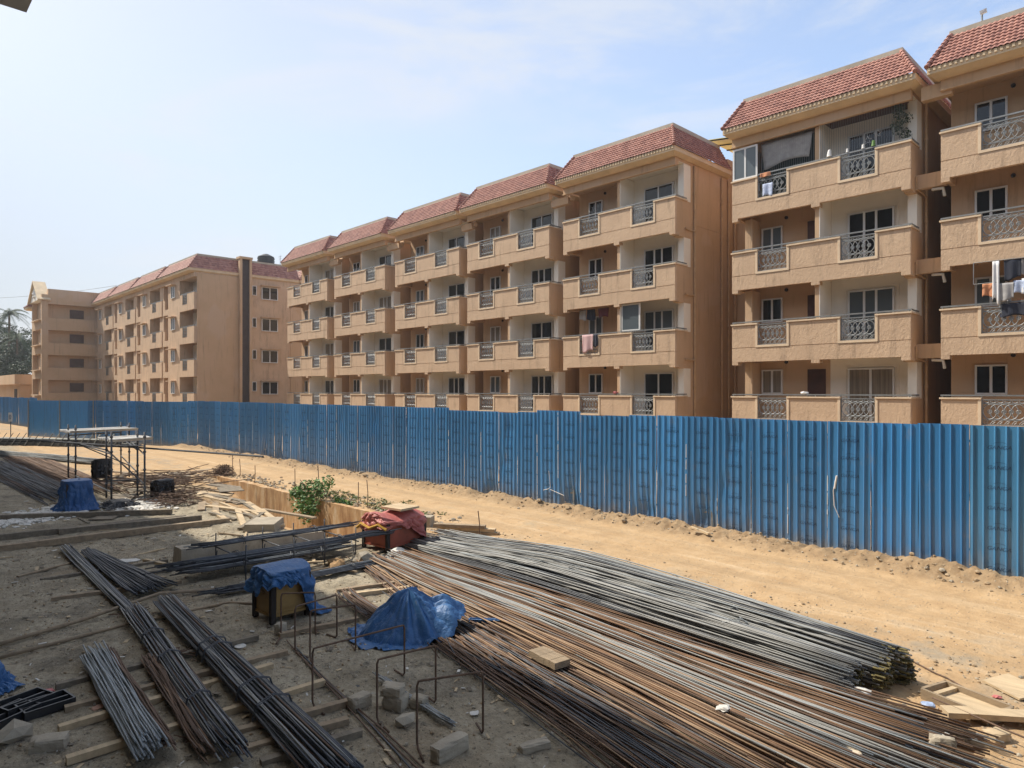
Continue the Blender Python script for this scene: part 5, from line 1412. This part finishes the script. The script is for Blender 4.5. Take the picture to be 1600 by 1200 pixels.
for i, (dx, m, l, s) in enumerate(((3.95,'frame','white ornament on the top balcony ledge',.13),(4.6,'frame','small pale pot on the top balcony ledge',.07),(5.15,'frame','small white pot left of the green pot on the top ledge',.08),(5.5,'leaf','bright green pot on the top balcony ledge',.10))):
    q = MB(); q.tube([(0,0,0),(0,0,s*.4),(0,0,s),(0,0,s*1.5)], s*.75, 10, 0, True, s*.5); q.rock((0,0,s*1.6), s*.6,s*.6,s*.5, rp)
    tag(q.build('flower_pot', M[m], loc=(bx+dx,Y0+.05,z+1.11)), l, 'pot', 'pots on the top ledge')
cloth('patterned garment hanging inside the top left railing', (bx+1.55,Y0-.0,z+.62), .42,.5, blue_cl, 61)
cloth('orange cloth above the patterned garment on the top left railing', (bx+1.45,Y0+.0,z+1.08), .42,.16, orange_cl, 62)
for (dx, zz, l, b0) in ((3.35,2.52+1.12,'red bundle on the ledge of the lowest balcony beside the gap',-23.56),(3.0,2.52+1.12,'pale box on the ledge of the lowest balcony near the right',-14.08)):
    q = MB().rock((0,0,.04), .16,.08,.07, rp, 0, .15); tag(q.build('ledge_bundle', pinkm if 'red' in l else M['frame'], loc=(b0+dx,Y0+.06,zz-.02)), l, 'bundle')

# thin cable across the sky at left
q = MB(); P = []
for i in range(25):
    t = i/24; P.append((-130+48.6*t, 14.5+9.2*t, 17.9-1.8*t-1.6*t*(1-t)))
tag(q.tube(P, .022, 4).build('overhead_cable', M['steel_dark']), 'thin overhead cable crossing the pale sky at left', 'cable')

# ------------------------------------------------------------------ the unfinished block we look out from (it throws the shade)
own = empty('unfinished_building', (0,0,0), 'raw concrete frame of the unfinished block, its slab edge at the top left corner', 'building')
M['raw'] = simple('raw_concrete', (.58,.56,.52), .95, .2, 1.2, .01, 14)
XA, XB, YB = -130., 30., -13.
TOP = 19.6
zs = [2.1, 6.05, 9.25, 12.45, 15.65, TOP]
for z in zs:
    MB().box(XA,YB,z-.16,XB,-.32,z).build('slab', M['raw'], own)
cl = MB()
x = XA+1
while x < XB:
    if abs(x) > 1.2:
        for (a, b) in zip([0]+zs, zs): cl.box(x-.2,-1.0,a+.001,x+.2,-.6,b-.161); cl.box(x-.2,-6.2,a+.001,x+.2,-5.8,b-.161)
    x += 4.5
cl.build('columns', M['raw'], own)['kind'] = 'stuff'
MB().box(XA,YB-.3,0,XB,YB,TOP).build('rear_wall', M['raw'], own)
MB().box(-4.71,-.318,5.90,5.0,.70,6.05).build('balcony_slab', M['raw'], own)

# ------------------------------------------------------------------ dusty air
hm = bpy.data.materials.new('dusty_air'); hm.use_nodes = True; hn = hm.node_tree
hn.nodes.remove(hn.nodes['Principled BSDF'])
pv = hn.nodes.new('ShaderNodeVolumePrincipled'); pv.inputs['Density'].default_value = .0006; pv.inputs['Color'].default_value = (.9,.93,.97,1); pv.inputs['Anisotropy'].default_value = .3
hn.links.new(pv.outputs[0], hn.nodes['Material Output'].inputs['Volume'])
tag(MB().box(-1000,-1000,-3.2,1000,1000,20.6).build('haze', hm), kind='stuff')

# ------------------------------------------------------------------ sky, sun, camera
S = Vector((-.916*math.cos(math.radians(50)), -.40*math.cos(math.radians(50)), math.sin(math.radians(50)))).normalized()
EL = math.asin(S.z); AZ = math.atan2(S.x, S.y)
w = bpy.data.worlds.new('World'); scene.world = w; w.use_nodes = True
nt = w.node_tree; bg = nt.nodes['Background']
sky = nt.nodes.new('ShaderNodeTexSky'); sky.sky_type = 'NISHITA'; sky.sun_disc = False
sky.sun_elevation = EL; sky.sun_rotation = AZ; sky.altitude = 300; sky.air_density = 1.0; sky.dust_density = 3.0; sky.ozone_density = .9
tc = nt.nodes.new('ShaderNodeTexCoord')
mp = nt.nodes.new('ShaderNodeMapping'); mp.inputs['Scale'].default_value = (1.0,1.0,3.2); L(nt, tc.outputs['Generated'], mp.inputs['Vector'])
c1 = noi(nt, mp.outputs['Vector'], 2.3, 8, .62, .5); c2 = noi(nt, mp.outputs['Vector'], 1.1, 4, .5)
cm = mth(nt, 'MULTIPLY', maprange(nt, c1, .43, .62), maprange(nt, c2, .36, .48))
sp = nt.nodes.new('ShaderNodeSeparateXYZ'); L(nt, tc.outputs['Generated'], sp.inputs[0])
sunward = nt.nodes.new('ShaderNodeVectorMath'); sunward.operation = 'DOT_PRODUCT'; L(nt, tc.outputs['Generated'], sunward.inputs[0]); sunward.inputs[1].default_value = S
hz = maprange(nt, sp.outputs[2], .42, -.02)                                # thick haze low down
hs = maprange(nt, sunward.outputs['Value'], .15, .98)                      # and toward the sun
veil = mth(nt, 'ADD', mth(nt, 'ADD', mth(nt, 'MULTIPLY', hz, .42), .13), mth(nt, 'MULTIPLY', hs, .66), True)
col = mixc(nt, veil, sky.outputs['Color'], (2.05,2.24,2.5))
col = mixc(nt, mth(nt, 'MULTIPLY', cm, .6), col, (2.9,2.98,3.1))
aur = mth(nt, 'POWER', mth(nt, 'MAXIMUM', sunward.outputs['Value'], 0.), 18.)   # hazy aureole round the sun
col = mixc(nt, aur, col, (7.,6.9,6.6))
L(nt, col, bg.inputs['Color']); bg.inputs['Strength'].default_value = .15
sun = bpy.data.lights.new('sun', 'SUN'); sun.energy = 2.9; sun.angle = math.radians(.6); sun.color = (1.,.93,.82)
so = bpy.data.objects.new('sun', sun); COL.objects.link(so); so.rotation_euler = S.to_track_quat('Z','Y').to_euler(); so.location = (-30,-20,40)
cam = bpy.data.cameras.new('camera'); cam.sensor_width = 36; cam.lens = 36*1060/1600; cam.shift_y = 11/1600; cam.clip_end = 3000; cam.clip_start = .05
co = bpy.data.objects.new('camera', cam); COL.objects.link(co); co.location = (0,0,HC); co.rotation_euler = (PI/2,0,math.atan2(.7188,.6952))
scene.camera = co
scene.view_settings.view_transform = 'Standard'; scene.view_settings.look = 'None'; scene.view_settings.exposure = .97; scene.view_settings.gamma = 1
